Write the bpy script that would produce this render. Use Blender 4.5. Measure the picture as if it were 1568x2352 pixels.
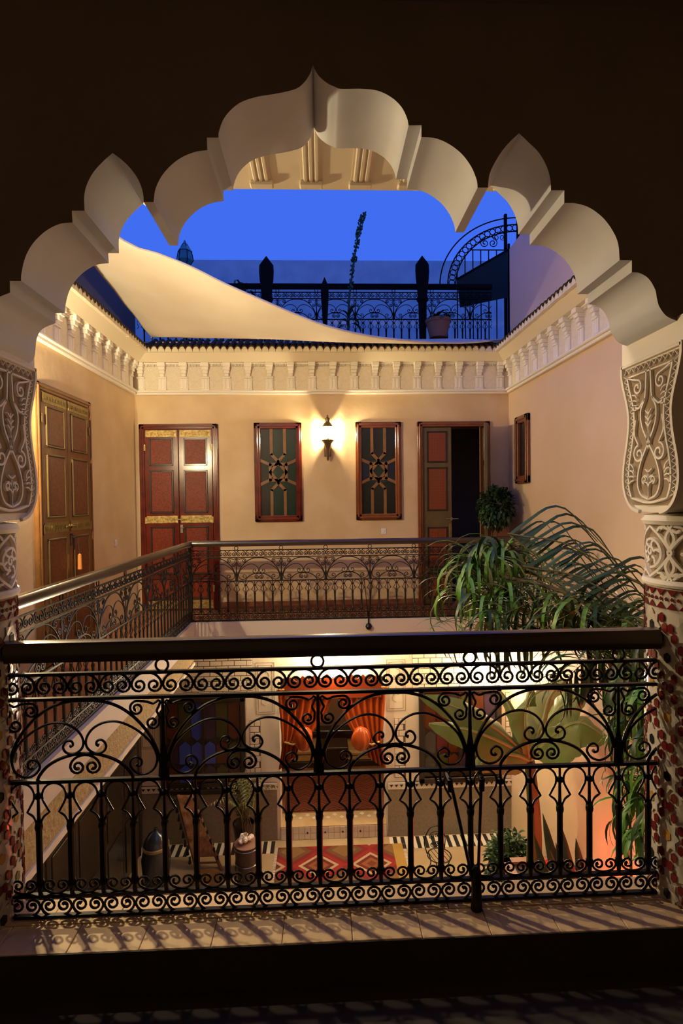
import bpy, bmesh, math, random
from mathutils import Vector, Matrix
from mathutils.geometry import tessellate_polygon
random.seed(7)
PI = math.pi
for o in list(bpy.data.objects): bpy.data.objects.remove(o)
S = bpy.context.scene
COL = S.collection
# ------------------------------------------------------------------ camera
FPX, IW, IH = 1250.0, 1568.0, 2352.0
CAM = Vector((0, 0, 1.5))
_yc = Vector((736 - 784, 1176 - 1150, -FPX)).normalized()
_zc = Vector((-0.013, 1, 0)); _zc = (_zc - _yc * _zc.dot(_yc)).normalized()
_xc = _yc.cross(_zc)
WC = Matrix((_xc, _yc, _zc))            # camera vector -> world vector
cd = bpy.data.cameras.new('camera'); cam = bpy.data.objects.new('camera', cd); COL.objects.link(cam)
cd.sensor_fit = 'VERTICAL'; cd.sensor_height = 36; cd.lens = 36 * FPX / IH; cd.clip_start = .05; cd.clip_end = 200
cam.matrix_world = Matrix.Translation(CAM) @ WC.to_4x4()
S.camera = cam
def ray(px, py): return WC @ Vector((px - IW / 2, IH / 2 - py, -FPX))
def at(px, py, Y):
    d = ray(px, py); return CAM + d * (Y / d.y)
def atX(px, py, X):
    d = ray(px, py); return CAM + d * (X / d.x)
def atZ(px, py, Z):
    d = ray(px, py); return CAM + d * ((Z - 1.5) / d.z)
# ------------------------------------------------------------------ world, exposure
W = bpy.data.worlds.new('dusk_sky'); S.world = W; W.use_nodes = True
bg = W.node_tree.nodes['Background']; bg.inputs[0].default_value = (.052, .155, .87, 1); bg.inputs[1].default_value = 1.0
vs = S.view_settings; vs.view_transform = 'Standard'; vs.look = 'None'; vs.gamma = 1; vs.use_curve_mapping = False; vs.exposure = 0
def point_light(name, loc, power, color, radius=.05):
    l = bpy.data.lights.new(name, 'POINT'); l.energy = power; l.color = color; l.shadow_soft_size = radius
    if name.startswith('red'): l.specular_factor = 0
    o = bpy.data.objects.new(name, l); COL.objects.link(o); o.location = loc; return o
# ------------------------------------------------------------------ layout constants (metres)
YN, YF, YR = 1.86, 2.17, 1.985          # near and far face of the arch wall, front railing
YB, YBR = 7.65, 6.90                    # back wall, back railing
XL, XLR, XR = -2.55, -1.65, 2.68        # left wall, left railing, right wall
ZG, ZF, ZC = -3.3, -.15, 3.0            # court floor, floor of this gallery, foot of the frieze
# ------------------------------------------------------------------ materials
MATS = {}
def mat(name, col, rough=.6, metal=0, bump=None, var=None, coat=0, emit=None, spec=None, trans=0, sheen=0, alpha=None):
    m = bpy.data.materials.new(name); m.use_nodes = True; nt = m.node_tree; b = nt.nodes['Principled BSDF']
    b.inputs['Base Color'].default_value = (*col, 1); b.inputs['Roughness'].default_value = rough; b.inputs['Metallic'].default_value = metal
    if coat: b.inputs['Coat Weight'].default_value = coat; b.inputs['Coat Roughness'].default_value = .12
    if spec is not None: b.inputs['Specular IOR Level'].default_value = spec
    if sheen: b.inputs['Sheen Weight'].default_value = sheen
    if emit: b.inputs['Emission Color'].default_value = (*emit[0], 1); b.inputs['Emission Strength'].default_value = emit[1]
    if trans: b.inputs['Transmission Weight'].default_value = trans
    tc = nt.nodes.new('ShaderNodeTexCoord')
    def noise(sc, det=4):
        n = nt.nodes.new('ShaderNodeTexNoise'); n.inputs['Scale'].default_value = sc; n.inputs['Detail'].default_value = det
        nt.links.new(tc.outputs['Object'], n.inputs['Vector']); return n
    if var:
        c2, sc = var[0], var[1]; n = noise(sc, 6)
        r = nt.nodes.new('ShaderNodeValToRGB'); r.color_ramp.elements[0].position = .35; r.color_ramp.elements[1].position = .68
        r.color_ramp.elements[0].color = (*col, 1); r.color_ramp.elements[1].color = (*c2, 1)
        nt.links.new(n.outputs['Fac'], r.inputs['Fac']); nt.links.new(r.outputs['Color'], b.inputs['Base Color'])
    if bump:
        n = noise(bump[0], 5); bp = nt.nodes.new('ShaderNodeBump'); bp.inputs['Strength'].default_value = bump[1]; bp.inputs['Distance'].default_value = bump[2] if len(bump) > 2 else .01
        nt.links.new(n.outputs['Fac'], bp.inputs['Height']); nt.links.new(bp.outputs['Normal'], b.inputs['Normal'])
    MATS[name] = m; return m
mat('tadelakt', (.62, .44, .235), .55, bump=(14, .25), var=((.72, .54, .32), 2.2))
mat('tadelakt_right', (.68, .50, .30), .55, bump=(14, .25), var=((.74, .54, .37), 1.3))
mat('peach_wall', (.62, .42, .27), .6, bump=(10, .2), var=((.70, .47, .33), 1.5))
mat('lilac_wall', (.62, .44, .38), .7, bump=(12, .25), var=((.56, .40, .36), 2))
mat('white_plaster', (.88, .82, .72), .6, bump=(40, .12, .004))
mat('cream_plaster', (.80, .70, .52), .6, bump=(30, .15, .004))
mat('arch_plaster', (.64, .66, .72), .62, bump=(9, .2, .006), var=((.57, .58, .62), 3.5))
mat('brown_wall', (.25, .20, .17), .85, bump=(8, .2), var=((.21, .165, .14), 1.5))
mat('carve_ground_shade', (.34, .25, .16), .8)  # recess shade and dirt put into a darker tan behind the relief
mat('frieze_panel', (.82, .74, .60), .7, bump=(75, .35, .006), var=((.74, .64, .50), 45))
mat('tan_carving', (.46, .34, .15), .7, bump=(38, .9, .02), var=((.36, .25, .10), 26))
mat('fascia', (.66, .58, .50), .6, bump=(12, .2))
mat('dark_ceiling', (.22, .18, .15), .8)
mat('iron', (.012, .010, .009), .38, .6)
mat('iron_far', (.014, .010, .008), .45, .3)
mat('black_matte', (.006, .005, .005), .9, spec=.1)
mat('shade_grey', (.12, .10, .09), .9)  # dark grey holds the shade beneath the sail
mat('handrail_wood', (.040, .021, .012), .28, coat=.5)
mat('lacquer_red', (.15, .016, .007), .22, coat=.35, var=((.08, .008, .005), 6))
mat('lacquer_brown', (.20, .055, .016), .25, coat=.5, var=((.15, .04, .012), 9))
mat('wood_brown', (.22, .095, .028), .33, coat=.3, var=((.17, .075, .02), 11))
mat('wood_olive', (.13, .085, .028), .38, coat=.25, var=((.10, .06, .02), 8))
mat('panel_red', (.21, .032, .010), .42, bump=(70, .5, .005), var=((.13, .016, .006), 48), spec=.22)
mat('panel_brown', (.19, .065, .020), .4, bump=(70, .5, .005), var=((.12, .038, .012), 48), spec=.35)
mat('panel_orange', (.26, .062, .014), .42, spec=.35)
mat('lattice_dark', (.20, .045, .016), .4)
mat('black_moulding', (.022, .014, .009), .3, coat=.4)
mat('brass', (.50, .36, .13), .34, .75, bump=(90, .9, .006), var=((.20, .13, .04), 34))
mat('old_brass', (.34, .24, .08), .4, .7, bump=(140, .7, .004), var=((.22, .15, .05), 50))
mat('steel', (.35, .31, .26), .3, .9)
mat('horn_metal', (.20, .15, .09), .35, .7, bump=(60, .3, .004))
mat('glass_green', (.010, .030, .020), .16, bump=(70, .35, .004), coat=.3)
mat('glass_blue', (.010, .016, .034), .14, bump=(60, .2, .004), coat=.3)
mat('glass_dark', (.010, .012, .010), .14, bump=(70, .3, .004), coat=.3)
mat('pane_orange', (.085, .020, .006), .16, coat=.4)
mat('pane_olive', (.050, .048, .009), .16, coat=.4)
mat('pane_sky_reflection', (.04, .07, .42), .08, coat=.6)  # blue reflection of the sky painted in as the pane colour
mat('pane_purple', (.04, .018, .045), .12, coat=.5)
mat('pane_red', (.075, .005, .007), .15, coat=.4)
mat('pane_grey', (.045, .038, .034), .15, coat=.4)
mat('glaze_white', (.66, .60, .50), .14, coat=.5, var=((.58, .52, .42), 9))
mat('glaze_red', (.17, .016, .014), .14, coat=.5)
mat('glaze_black', (.012, .016, .014), .12, coat=.5)
mat('glaze_yellow', (.52, .26, .045), .16, coat=.5)
mat('grout', (.50, .45, .37), .8)
mat('ledge_tile', (.62, .43, .22), .6, bump=(22, .25, .004), var=((.52, .35, .17), 5))
mat('joint', (.36, .25, .13), .9)
mat('floor_dark', (.030, .020, .014), .8, var=((.022, .015, .010), 4))
mat('terracotta', (.26, .095, .04), .45, var=((.20, .07, .03), 6))
mat('court_tile', (.50, .37, .21), .35, var=((.42, .30, .16), 3))
mat('tile_black', (.025, .022, .018), .3)
mat('tile_white', (.75, .66, .52), .3)
mat('brick_white', (.80, .71, .58), .42)
mat('brick_joint', (.13, .10, .08), .8)
mat('line_grey', (.26, .22, .18), .6)
mat('dado', (.30, .24, .17), .5, bump=(60, .4, .004), var=((.24, .19, .13), 30))
mat('roof_tile', (.085, .048, .018), .85, spec=.15, var=((.045, .030, .012), 20))
mat('canvas', (.80, .72, .62), .9, bump=(3.5, .15, .02), var=((.74, .66, .55), 2))
mat('canvas_dark', (.012, .020, .012), .9)
mat('terrace_floor', (.30, .27, .25), .8)
mat('parapet', (.70, .68, .62), .8, var=((.56, .55, .52), 3))
mat('leaf_dark', (.016, .045, .012), .42, var=((.028, .070, .016), 6))
mat('leaf_green', (.065, .24, .020), .42, var=((.13, .26, .03), 5))
mat('leaf_olive', (.10, .12, .022), .5, var=((.14, .13, .03), 5))
mat('banana', (.19, .27, .055), .42, var=((.28, .31, .12), 4), bump=(12, .3, .004))
mat('banana_light', (.42, .40, .16), .5, var=((.34, .36, .12), 5))
mat('stem_green', (.10, .10, .03), .6)
mat('stem_brown', (.14, .075, .035), .7, bump=(20, .5))
mat('agave', (.035, .060, .035), .5, var=((.075, .095, .055), 5))
mat('terracotta_pot', (.28, .12, .06), .7, bump=(18, .3))
mat('satin', (.36, .060, .008), .26, bump=(5, .1), coat=.1)
mat('satin_dark', (.22, .03, .006), .3)
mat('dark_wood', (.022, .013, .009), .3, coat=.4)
mat('bench_tan', (.46, .28, .09), .6, var=((.36, .20, .06), 14))
mat('room_brown', (.20, .10, .05), .7)
mat('blue_ceramic', (.025, .035, .055), .14, coat=.6)
mat('ceramic_band', (.32, .24, .09), .3, coat=.3)
mat('silver', (.6, .55, .48), .25, .9)
mat('drum_skin', (.30, .15, .10), .5)
mat('drum_side', (.060, .030, .022), .45, coat=.2)
mat('flower_white', (.8, .7, .58), .6)
mat('flower_red', (.60, .02, .02), .5)
mat('tassel', (.030, .018, .014), .9)
mat('textile', (.36, .17, .06), .9, bump=(40, .5), var=((.22, .08, .03), 18))
mat('bulb_glow', (1, .9, .7), .4, emit=((1, .72, .36), 30))
mat('bowl_glow', (1, .9, .75), .5, emit=((1, .80, .50), 6))
mat('red_bulb', (1, .1, .05), .4, emit=((1, .05, .03), 4))
mat('switch_white', (.8, .76, .68), .4)
mat('lace', (.75, .70, .64), .9)
mat('candle_orange', (.60, .22, .05), .5)
mat('lantern_green', (.05, .22, .20), .3, coat=.4)
mat('gold_cloth', (.42, .24, .05), .8)
# clear lantern glass: part see-through, part shiny
def clear_glass():
    m = bpy.data.materials.new('clear_glass'); m.use_nodes = True; nt = m.node_tree
    nt.nodes.remove(nt.nodes['Principled BSDF']); out = nt.nodes['Material Output']
    t = nt.nodes.new('ShaderNodeBsdfTransparent'); g = nt.nodes.new('ShaderNodeBsdfGlossy'); g.inputs['Roughness'].default_value = .1
    mx = nt.nodes.new('ShaderNodeMixShader'); mx.inputs[0].default_value = .12
    nt.links.new(t.outputs[0], mx.inputs[1]); nt.links.new(g.outputs[0], mx.inputs[2]); nt.links.new(mx.outputs[0], out.inputs[0]); MATS['clear_glass'] = m
clear_glass()
# woven rugs: concentric diamonds / zigzag, as flat print
def rug_mat(name, kind):
    m = bpy.data.materials.new(name); m.use_nodes = True; nt = m.node_tree; b = nt.nodes['Principled BSDF']; b.inputs['Roughness'].default_value = .95
    tc = nt.nodes.new('ShaderNodeTexCoord'); sp = nt.nodes.new('ShaderNodeSeparateXYZ'); nt.links.new(tc.outputs['Object'], sp.inputs[0])
    def mth(op, a, bb=None):
        n = nt.nodes.new('ShaderNodeMath'); n.operation = op
        for i, v in enumerate((a, bb)):
            if v is None: continue
            if isinstance(v, (int, float)): n.inputs[i].default_value = v
            else: nt.links.new(v, n.inputs[i])
        return n.outputs[0]
    if kind == 'diamond':
        px = mth('PINGPONG', mth('ADD', sp.outputs[0], 11.2), .35); py = mth('PINGPONG', mth('ADD', sp.outputs[1], 9.6), .30)
        f = mth('ADD', mth('DIVIDE', px, .35), mth('DIVIDE', py, .30))
        stops = [(0, (.18, .035, .015)), (.12, (.26, .085, .025)), (.24, (.15, .018, .012)), (.36, (.46, .34, .19)), (.46, (.28, .018, .016)), (.62, (.20, .014, .012)), (.76, (.14, .065, .022)), (.9, (.22, .11, .035))]
        f = mth('MULTIPLY', f, .6)
    else:
        z = mth('PINGPONG', sp.outputs[0], .11)
        f = mth('FRACT', mth('ADD', mth('MULTIPLY', sp.outputs[1], 5.2), mth('MULTIPLY', z, 4.2)))
        stops = [(0, (.15, .030, .009)), (.40, (.18, .042, .011)), (.55, (.09, .016, .006)), (.72, (.19, .048, .012)), (.86, (.10, .018, .006))]
    r = nt.nodes.new('ShaderNodeValToRGB'); r.color_ramp.interpolation = 'CONSTANT'
    while len(r.color_ramp.elements) < len(stops): r.color_ramp.elements.new(.5)
    for e, (p, c) in zip(r.color_ramp.elements, stops): e.position = p; e.color = (*c, 1)
    nt.links.new(f, r.inputs['Fac']); nt.links.new(r.outputs['Color'], b.inputs['Base Color'])
    n = nt.nodes.new('ShaderNodeTexNoise'); n.inputs['Scale'].default_value = 120; nt.links.new(tc.outputs['Object'], n.inputs['Vector'])
    bp = nt.nodes.new('ShaderNodeBump'); bp.inputs['Strength'].default_value = .5; bp.inputs['Distance'].default_value = .005
    nt.links.new(n.outputs['Fac'], bp.inputs['Height']); nt.links.new(bp.outputs['Normal'], b.inputs['Normal']); MATS[name] = m
rug_mat('rug_diamond', 'diamond'); rug_mat('rug_zigzag', 'zigzag')
# ------------------------------------------------------------------ mesh helpers
def catmull(pts, n=6, closed=False):
    P = [Vector(p) for p in pts]; out = []; m = len(P)
    for i in range(m if closed else m - 1):
        p0 = P[(i - 1) % m] if closed or i > 0 else P[0] * 2 - P[1]
        p1, p2 = P[i], P[(i + 1) % m]
        p3 = P[(i + 2) % m] if closed or i + 2 < m else P[-1] * 2 - P[-2]
        for k in range(n):
            t = k / n; out.append(.5 * ((2 * p1) + (p2 - p0) * t + (2 * p0 - 5 * p1 + 4 * p2 - p3) * t * t + (3 * p1 - p0 - 3 * p2 + p3) * t ** 3))
    if not closed: out.append(P[-1])
    return out
class MB:
    def __init__(s): s.v = []; s.f = []
    def add(s, vs_, fs): 
        n = len(s.v); s.v += [tuple(v) for v in vs_]; s.f += [tuple(i + n for i in f) for f in fs]; return s
    def box(s, x0, x1, y0, y1, z0, z1, mtx=None, b=0):
        if x0 > x1: x0, x1 = x1, x0
        if y0 > y1: y0, y1 = y1, y0
        if z0 > z1: z0, z1 = z1, z0
        if b:
            b = min(b, .45 * min(x1 - x0, y1 - y0, z1 - z0)); v = []
            for sx in (0, 1):
                for sy in (0, 1):
                    for sz in (0, 1):
                        c = ((x0, x1)[sx], (y0, y1)[sy], (z0, z1)[sz]); d = ((b, -b)[sx], (b, -b)[sy], (b, -b)[sz])
                        v += [(c[0], c[1] + d[1], c[2] + d[2]), (c[0] + d[0], c[1], c[2] + d[2]), (c[0] + d[0], c[1] + d[1], c[2])]
            if mtx: v = [mtx @ Vector(p) for p in v]
            I = lambda sx, sy, sz, k: (sx * 4 + sy * 2 + sz) * 3 + k
            f = [(I(0,0,0,0), I(0,0,1,0), I(0,1,1,0), I(0,1,0,0)), (I(1,0,0,0), I(1,1,0,0), I(1,1,1,0), I(1,0,1,0)),
                 (I(0,0,0,1), I(1,0,0,1), I(1,0,1,1), I(0,0,1,1)), (I(0,1,0,1), I(0,1,1,1), I(1,1,1,1), I(1,1,0,1)),
                 (I(0,0,0,2), I(0,1,0,2), I(1,1,0,2), I(1,0,0,2)), (I(0,0,1,2), I(1,0,1,2), I(1,1,1,2), I(0,1,1,2))]
            for a in (0, 1):
                for c in (0, 1):
                    f.append((I(a,c,0,0), I(a,c,1,0), I(a,c,1,1), I(a,c,0,1))); f.append((I(a,0,c,0), I(a,1,c,0), I(a,1,c,2), I(a,0,c,2))); f.append((I(0,a,c,1), I(1,a,c,1), I(1,a,c,2), I(0,a,c,2)))
            for sx in (0, 1):
                for sy in (0, 1):
                    for sz in (0, 1): f.append((I(sx,sy,sz,0), I(sx,sy,sz,1), I(sx,sy,sz,2)))
            return s.add(v, f)
        v = [(x, y, z) for x in (x0, x1) for y in (y0, y1) for z in (z0, z1)]
        if mtx: v = [mtx @ Vector(p) for p in v]
        return s.add(v, [(0, 1, 3, 2), (4, 6, 7, 5), (0, 4, 5, 1), (2, 3, 7, 6), (0, 2, 6, 4), (1, 5, 7, 3)])
    def tube(s, pts, r, n=6, closed=False, flat=1.0):
        P = [Vector(p) for p in pts]; m = len(P); R = r if isinstance(r, (list, tuple)) else [r] * m
        T = []
        for i in range(m):
            a = P[(i - 1) % m] if (closed or i) else P[0]; b = P[(i + 1) % m] if (closed or i < m - 1) else P[-1]
            t = b - a; T.append(t.normalized() if t.length > 1e-9 else Vector((0, 0, 1)))
        up = Vector((0, 1, 0)) if abs(T[0].y) < .9 else Vector((1, 0, 0)); V = []
        for i in range(m):
            up = (up - T[i] * up.dot(T[i])); up = up.normalized() if up.length > 1e-6 else T[i].orthogonal().normalized()
            sd = T[i].cross(up)
            for k in range(n):
                a = 2 * PI * (k + .5) / n; V.append(P[i] + (up * math.cos(a) * flat + sd * math.sin(a)) * R[i])
        F = [(i * n + k, i * n + (k + 1) % n, ((i + 1) % m) * n + (k + 1) % n, ((i + 1) % m) * n + k) for i in range(m if closed else m - 1) for k in range(n)]
        if not closed: F += [tuple(range(n - 1, -1, -1)), tuple((m - 1) * n + k for k in range(n))]
        return s.add(V, F)
    def lathe(s, prof, n=24, c=(0, 0, 0), a0=0, a1=2 * PI):
        full = abs(a1 - a0 - 2 * PI) < 1e-6; k = n if full else n + 1; V = []
        for r, z in prof:
            for j in range(k):
                a = a0 + (a1 - a0) * j / n; V.append((c[0] + r * math.cos(a), c[1] + r * math.sin(a), c[2] + z))
        F = [(i * k + j, i * k + (j + 1) % k, (i + 1) * k + (j + 1) % k, (i + 1) * k + j) for i in range(len(prof) - 1) for j in range(n)]
        if full and prof[0][0] > 1e-4: F.append(tuple(range(k - 1, -1, -1)))
        if full and prof[-1][0] > 1e-4: F.append(tuple((len(prof) - 1) * k + j for j in range(k)))
        return s.add(V, F)
    def prism(s, poly, fn, a, b):
        """poly: 2D points; fn(u, v, w) -> 3D; extruded w from a to b"""
        n = len(poly); V = [fn(u, v, a) for u, v in poly] + [fn(u, v, b) for u, v in poly]
        tr = tessellate_polygon([[Vector((u, v, 0)) for u, v in poly]])
        F = [tuple(t) for t in tr] + [tuple(i + n for i in reversed(t)) for t in tr] + [(i, (i + 1) % n, (i + 1) % n + n, i + n) for i in range(n)]
        return s.add(V, F)
    def grid(s, fn, nu, nv, closed_u=False):
        V = [fn(i / nu, j / nv) for i in range(nu + 1) for j in range(nv + 1)]
        F = [(i * (nv + 1) + j, (i + 1) * (nv + 1) + j, (i + 1) * (nv + 1) + j + 1, i * (nv + 1) + j + 1) for i in range(nu) for j in range(nv)]
        return s.add(V, F)
    def mesh(s, name, m, smooth=True, ang=35):
        me = bpy.data.meshes.new(name); me.from_pydata(s.v, [], s.f)
        bm = bmesh.new(); bm.from_mesh(me); bmesh.ops.remove_doubles(bm, verts=bm.verts, dist=1e-6); bmesh.ops.recalc_face_normals(bm, faces=bm.faces)
        if smooth:
            lim = math.radians(ang)
            for f in bm.faces: f.smooth = True
            for e in bm.edges:
                if len(e.link_faces) != 2 or e.calc_face_angle(0) > lim: e.smooth = False
        bm.to_mesh(me); bm.free()
        if m: me.materials.append(MATS[m])
        return me
    def build(s, name, m, parent=None, smooth=True, ang=35, loc=None):
        return ob(name, s.mesh(name, m, smooth, ang), parent, loc)
def ob(name, data, parent=None, loc=None, rot=None, scale=None):
    o = bpy.data.objects.new(name, data); COL.objects.link(o)
    if parent: o.parent = parent
    if loc is not None: o.location = loc
    if rot is not None: o.rotation_euler = rot
    if scale is not None: o.scale = scale if hasattr(scale, '__len__') else (scale,) * 3
    return o
def tag(o, label=None, cat=None, group=None, kind=None):
    if label: o['label'] = label
    if cat: o['category'] = cat
    if group: o['group'] = group
    if kind: o['kind'] = kind
    return o
def thing(name, label, cat, loc=(0, 0, 0), rotz=0, group=None, kind=None):
    return tag(ob(name, None, None, loc, (0, 0, rotz)), label, cat, group, kind)
def struct(o, label, cat): return tag(o, label, cat, None, 'structure')
def wall_cells(mb, us, vs_, holes, fn, a, b):
    """rectangular wall with rectangular holes; fn(u, v, w)"""
    us = sorted(set(us + [h[0] for h in holes] + [h[1] for h in holes])); vs_ = sorted(set(vs_ + [h[2] for h in holes] + [h[3] for h in holes]))
    solid = lambda i, j: 0 <= i < len(us) - 1 and 0 <= j < len(vs_) - 1 and not any(h[0] - 1e-6 <= us[i] and us[i + 1] <= h[1] + 1e-6 and h[2] - 1e-6 <= vs_[j] and vs_[j + 1] <= h[3] + 1e-6 for h in holes)
    for i in range(len(us) - 1):
        for j in range(len(vs_) - 1):
            if not solid(i, j): continue
            u0, u1, v0, v1 = us[i], us[i + 1], vs_[j], vs_[j + 1]
            q = lambda *c: mb.add([fn(*p) for p in c], [(0, 1, 2, 3)])
            q((u0, v0, a), (u1, v0, a), (u1, v1, a), (u0, v1, a)); q((u0, v0, b), (u0, v1, b), (u1, v1, b), (u1, v0, b))
            if not solid(i - 1, j): q((u0, v0, a), (u0, v1, a), (u0, v1, b), (u0, v0, b))
            if not solid(i + 1, j): q((u1, v0, a), (u1, v0, b), (u1, v1, b), (u1, v1, a))
            if not solid(i, j - 1): q((u0, v0, a), (u0, v0, b), (u1, v0, b), (u1, v0, a))
            if not solid(i, j + 1): q((u0, v1, a), (u1, v1, a), (u1, v1, b), (u0, v1, b))
    return mb
fXZ = lambda u, v, w: (u, w, v)
fYZ = lambda u, v, w: (w, u, v)
fXY = lambda u, v, w: (u, v, w)
# ------------------------------------------------------------------ STRUCTURE: arch wall
c1 = lambda L: [(x / 2, 100 + y / 2) for x, y in L]
c2 = lambda L: [(784 + x / 2, 100 + y / 2) for x, y in L]
segs = [   # near edge of the arch, left foot to right foot; every list is one smooth run
    [(-56, 786), (-42, 776), (-34, 764), (-31, 745), (-27, 712), (-12, 688), (23, 672)],
    c1([(47, 1145), (45, 1090), (97, 1090)]),
    c1([(97, 1090), (98, 1060), (115, 985), (150, 920), (205, 865), (270, 830), (333, 822)]),
    c1([(333, 822), (330, 768), (388, 768)]),
    c1([(388, 768), (387, 700), (400, 645), (430, 590), (475, 540), (517, 503)]),
    c1([(517, 503), (560, 535), (600, 575), (635, 625), (655, 680), (660, 728)]),
    c1([(660, 728), (705, 728)]),
    c1([(705, 728), (715, 665), (745, 605), (790, 555), (840, 520), (900, 497), (952, 490)]),
    c1([(952, 490), (950, 432), (1003, 432)]),
    c1([(1003, 432), (1005, 405), (1025, 350), (1060, 305), (1110, 268), (1180, 245), (1240, 235), (1310, 222), (1365, 205), (1400, 175), (1425, 135), (1437, 95)]),
    [(717, 148), (730, 172), (750, 190), (770, 200), (784, 204), (834, 204), (869, 209), (899, 224), (921, 245), (934, 270), (938, 288)],
    c2([(308, 375), (367, 375), (367, 430)]),
    c2([(367, 430), (430, 435), (490, 460), (550, 505), (595, 565), (620, 625), (625, 662)]),
    c2([(625, 662), (672, 662)]),
    c2([(672, 662), (680, 600), (705, 545), (740, 490), (775, 450), (815, 412)]),
    c2([(815, 412), (860, 455), (905, 500), (940, 560), (958, 620), (962, 674)]),
    c2([(962, 674), (1023, 674), (1023, 732)]),
    c2([(1023, 732), (1080, 735), (1140, 755), (1200, 800), (1245, 860), (1270, 920), (1277, 995)]),
    c2([(1277, 995), (1333, 995), (1333, 1050)]),
    c2([(1333, 1050), (1370, 1055), (1410, 1080), (1440, 1130), (1448, 1170), (1460, 1210), (1490, 1250), (1530, 1270), (1570, 1283)]),
]
arch = []
for sgm in segs:
    P = [at(x, y, YN) for x, y in sgm]; P = [(p.x, p.z) for p in P]
    if len(P) > 3: P = [tuple(q) for q in catmull(P, 5)]
    for q in P:
        if not arch or (Vector(q) - Vector(arch[-1])).length > .004: arch.append(q)
XCL, XCR = -1.125, 1.25                      # inner faces of the two capitals
ZI = 2.125
arch[0] = (XCL - .01, ZI); arch[-1] = (XCR + .01, ZI)
side = lambda x0, x1, s: [tuple(q) for q in catmull([(x0, ZI), (x0 + s * .03, 2.28), (x0 + s * .16, 2.5), (x0 + s * .40, 2.68), (x1, 2.74)], 5)]
poly = [(XL, 3.5)] + list(reversed(side(XCL - .38, XL, -1))) + arch + side(XCR + .38, XR, 1) + [(XR, 3.5)]
mb = MB(); mb.prism(poly, fXZ, YN, YF)
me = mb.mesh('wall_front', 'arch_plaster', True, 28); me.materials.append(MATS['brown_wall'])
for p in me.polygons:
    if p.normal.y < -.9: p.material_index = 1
wall_front = struct(ob('wall_front', me), 'scalloped white plaster arch wall framing the view of the courtyard', 'wall')
# strips under the beam behind the arch
beam = thing('beam', 'cream plaster beam with grooved strips just behind the arch', 'beam', kind='structure')
MB().box(XL, XR, YF + .005, 2.66, ZC, 3.5).build('beam_body', 'cream_plaster', beam)
st = MB()
for k in (-1, 0, 1): st.box(k * .026 - .009, k * .026 + .009, YF + .01, 2.58, ZC - .014, ZC - .001, b=.004)
st.box(-.045, .045, YF + .01, 2.58, ZC - .006, ZC - .0005)
st_me = st.mesh('grooved_strip', 'cream_plaster'); bl_me = MB().box(-.055, .055, 2.575, 2.625, ZC - .022, ZC - .0005, b=.006).mesh('strip_block', 'cream_plaster')
for k in range(-10, 12):
    x = -.025 + k * .232
    if XL + .1 < x < XR - .1: ob('grooved_strip', st_me, beam, (x, 0, 0)); ob('strip_block', bl_me, beam, (x, 0, 0))
# room we stand in
def sbox(name, m, lab, cat, *a): return struct(MB().box(*a).build(name, m), lab, cat)
sbox('floor', 'floor_dark', 'dark brown gallery floor below the tiled ledge', 'floor', XL, XR, -1.3, 1.83, -.45, ZF)
sbox('ceiling', 'dark_ceiling', 'dark ceiling over the near gallery', 'ceiling', XL - .3, XR + .3, -1.5, YN, 3.18, 3.5)
sbox('wall_rear', 'brown_wall', 'brown wall behind the viewer', 'wall', XL - .3, XR + .3, -1.6, -1.3, -.45, 3.5)
ledge = thing('ledge', 'tiled ledge under the near iron railing', 'ledge', kind='structure')
MB().box(XL, XR, 1.826, 2.08, -.45, -.012).build('ledge_core', 'joint', ledge)
tl = MB().box(-.119, .119, -.0635, .0635, -.014, 0, b=.002).mesh('tile', 'ledge_tile')
x = XL + .12; k = 0
while x < XR - .1:
    ob('tile', tl, ledge, (x, 1.8835, random.uniform(-.001, .001)))
    xo = x + (.12 if True else 0)
    if xo < XR - .1: ob('tile', tl, ledge, (xo, 2.0125, random.uniform(-.001, .001)))
    x += .24
MB().box(XL, XR, 1.816, 1.826, -.15, -.002).build('riser', 'floor_dark', ledge)
# court walls
D1 = [at(320, 975, YB), at(507, 1395, YB)]                  # back-left double door
D2 = [at(957, 969, YB), at(1126, 1392, YB)]                 # back-right door
xa, xb, zt2 = D2[0].x + .07, D2[1].x - .07, D2[0].z - .07
GZ = .0
mb = MB(); wall_cells(mb, [XL - .3, XR + .3], [-.25, 3.72], [(xa, xb, 0, zt2)], fXZ, YB, YB + .25)
wall_back = struct(mb.build('wall_back', 'tadelakt', smooth=False), 'golden plaster wall of the far upper gallery with doors and lamp', 'wall')
# dark room behind the open leaf
mb = MB(); xm, xn = xa - .4, xb + .5
mb.box(xm, xn, 9.4, 9.5, -.1, 3.0).box(xm - .1, xm, YB + .25, 9.5, -.1, 3.0).box(xn, xn + .1, YB + .25, 9.5, -.1, 3.0).box(xm, xn, YB + .25, 9.5, 2.9, 3.0).box(xm, xn, YB, 9.5, -.2, -.1)
struct(mb.build('wall_dark_room', 'dark_ceiling', smooth=False), 'unlit room behind the half open far door', 'wall')
struct(MB().box(XL - .3, XL, -1.5, YB + .25, -.5, 3.72).build('wall_left', 'tadelakt'), 'golden plaster wall of the left upper gallery', 'wall')
struct(MB().box(XR, XR + .3, -1.5, YB, ZG, 3.60).build('wall_right', 'tadelakt_right'), 'tall peach plaster wall on the right of the court', 'wall')
struct(MB().box(XR + .06, XR + .5, 1.9, YB + .1, 3.60, 5.06).build('wall_upper_right', 'lilac_wall'), 'pinkish lilac upper wall above the right eave', 'wall')
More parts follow.
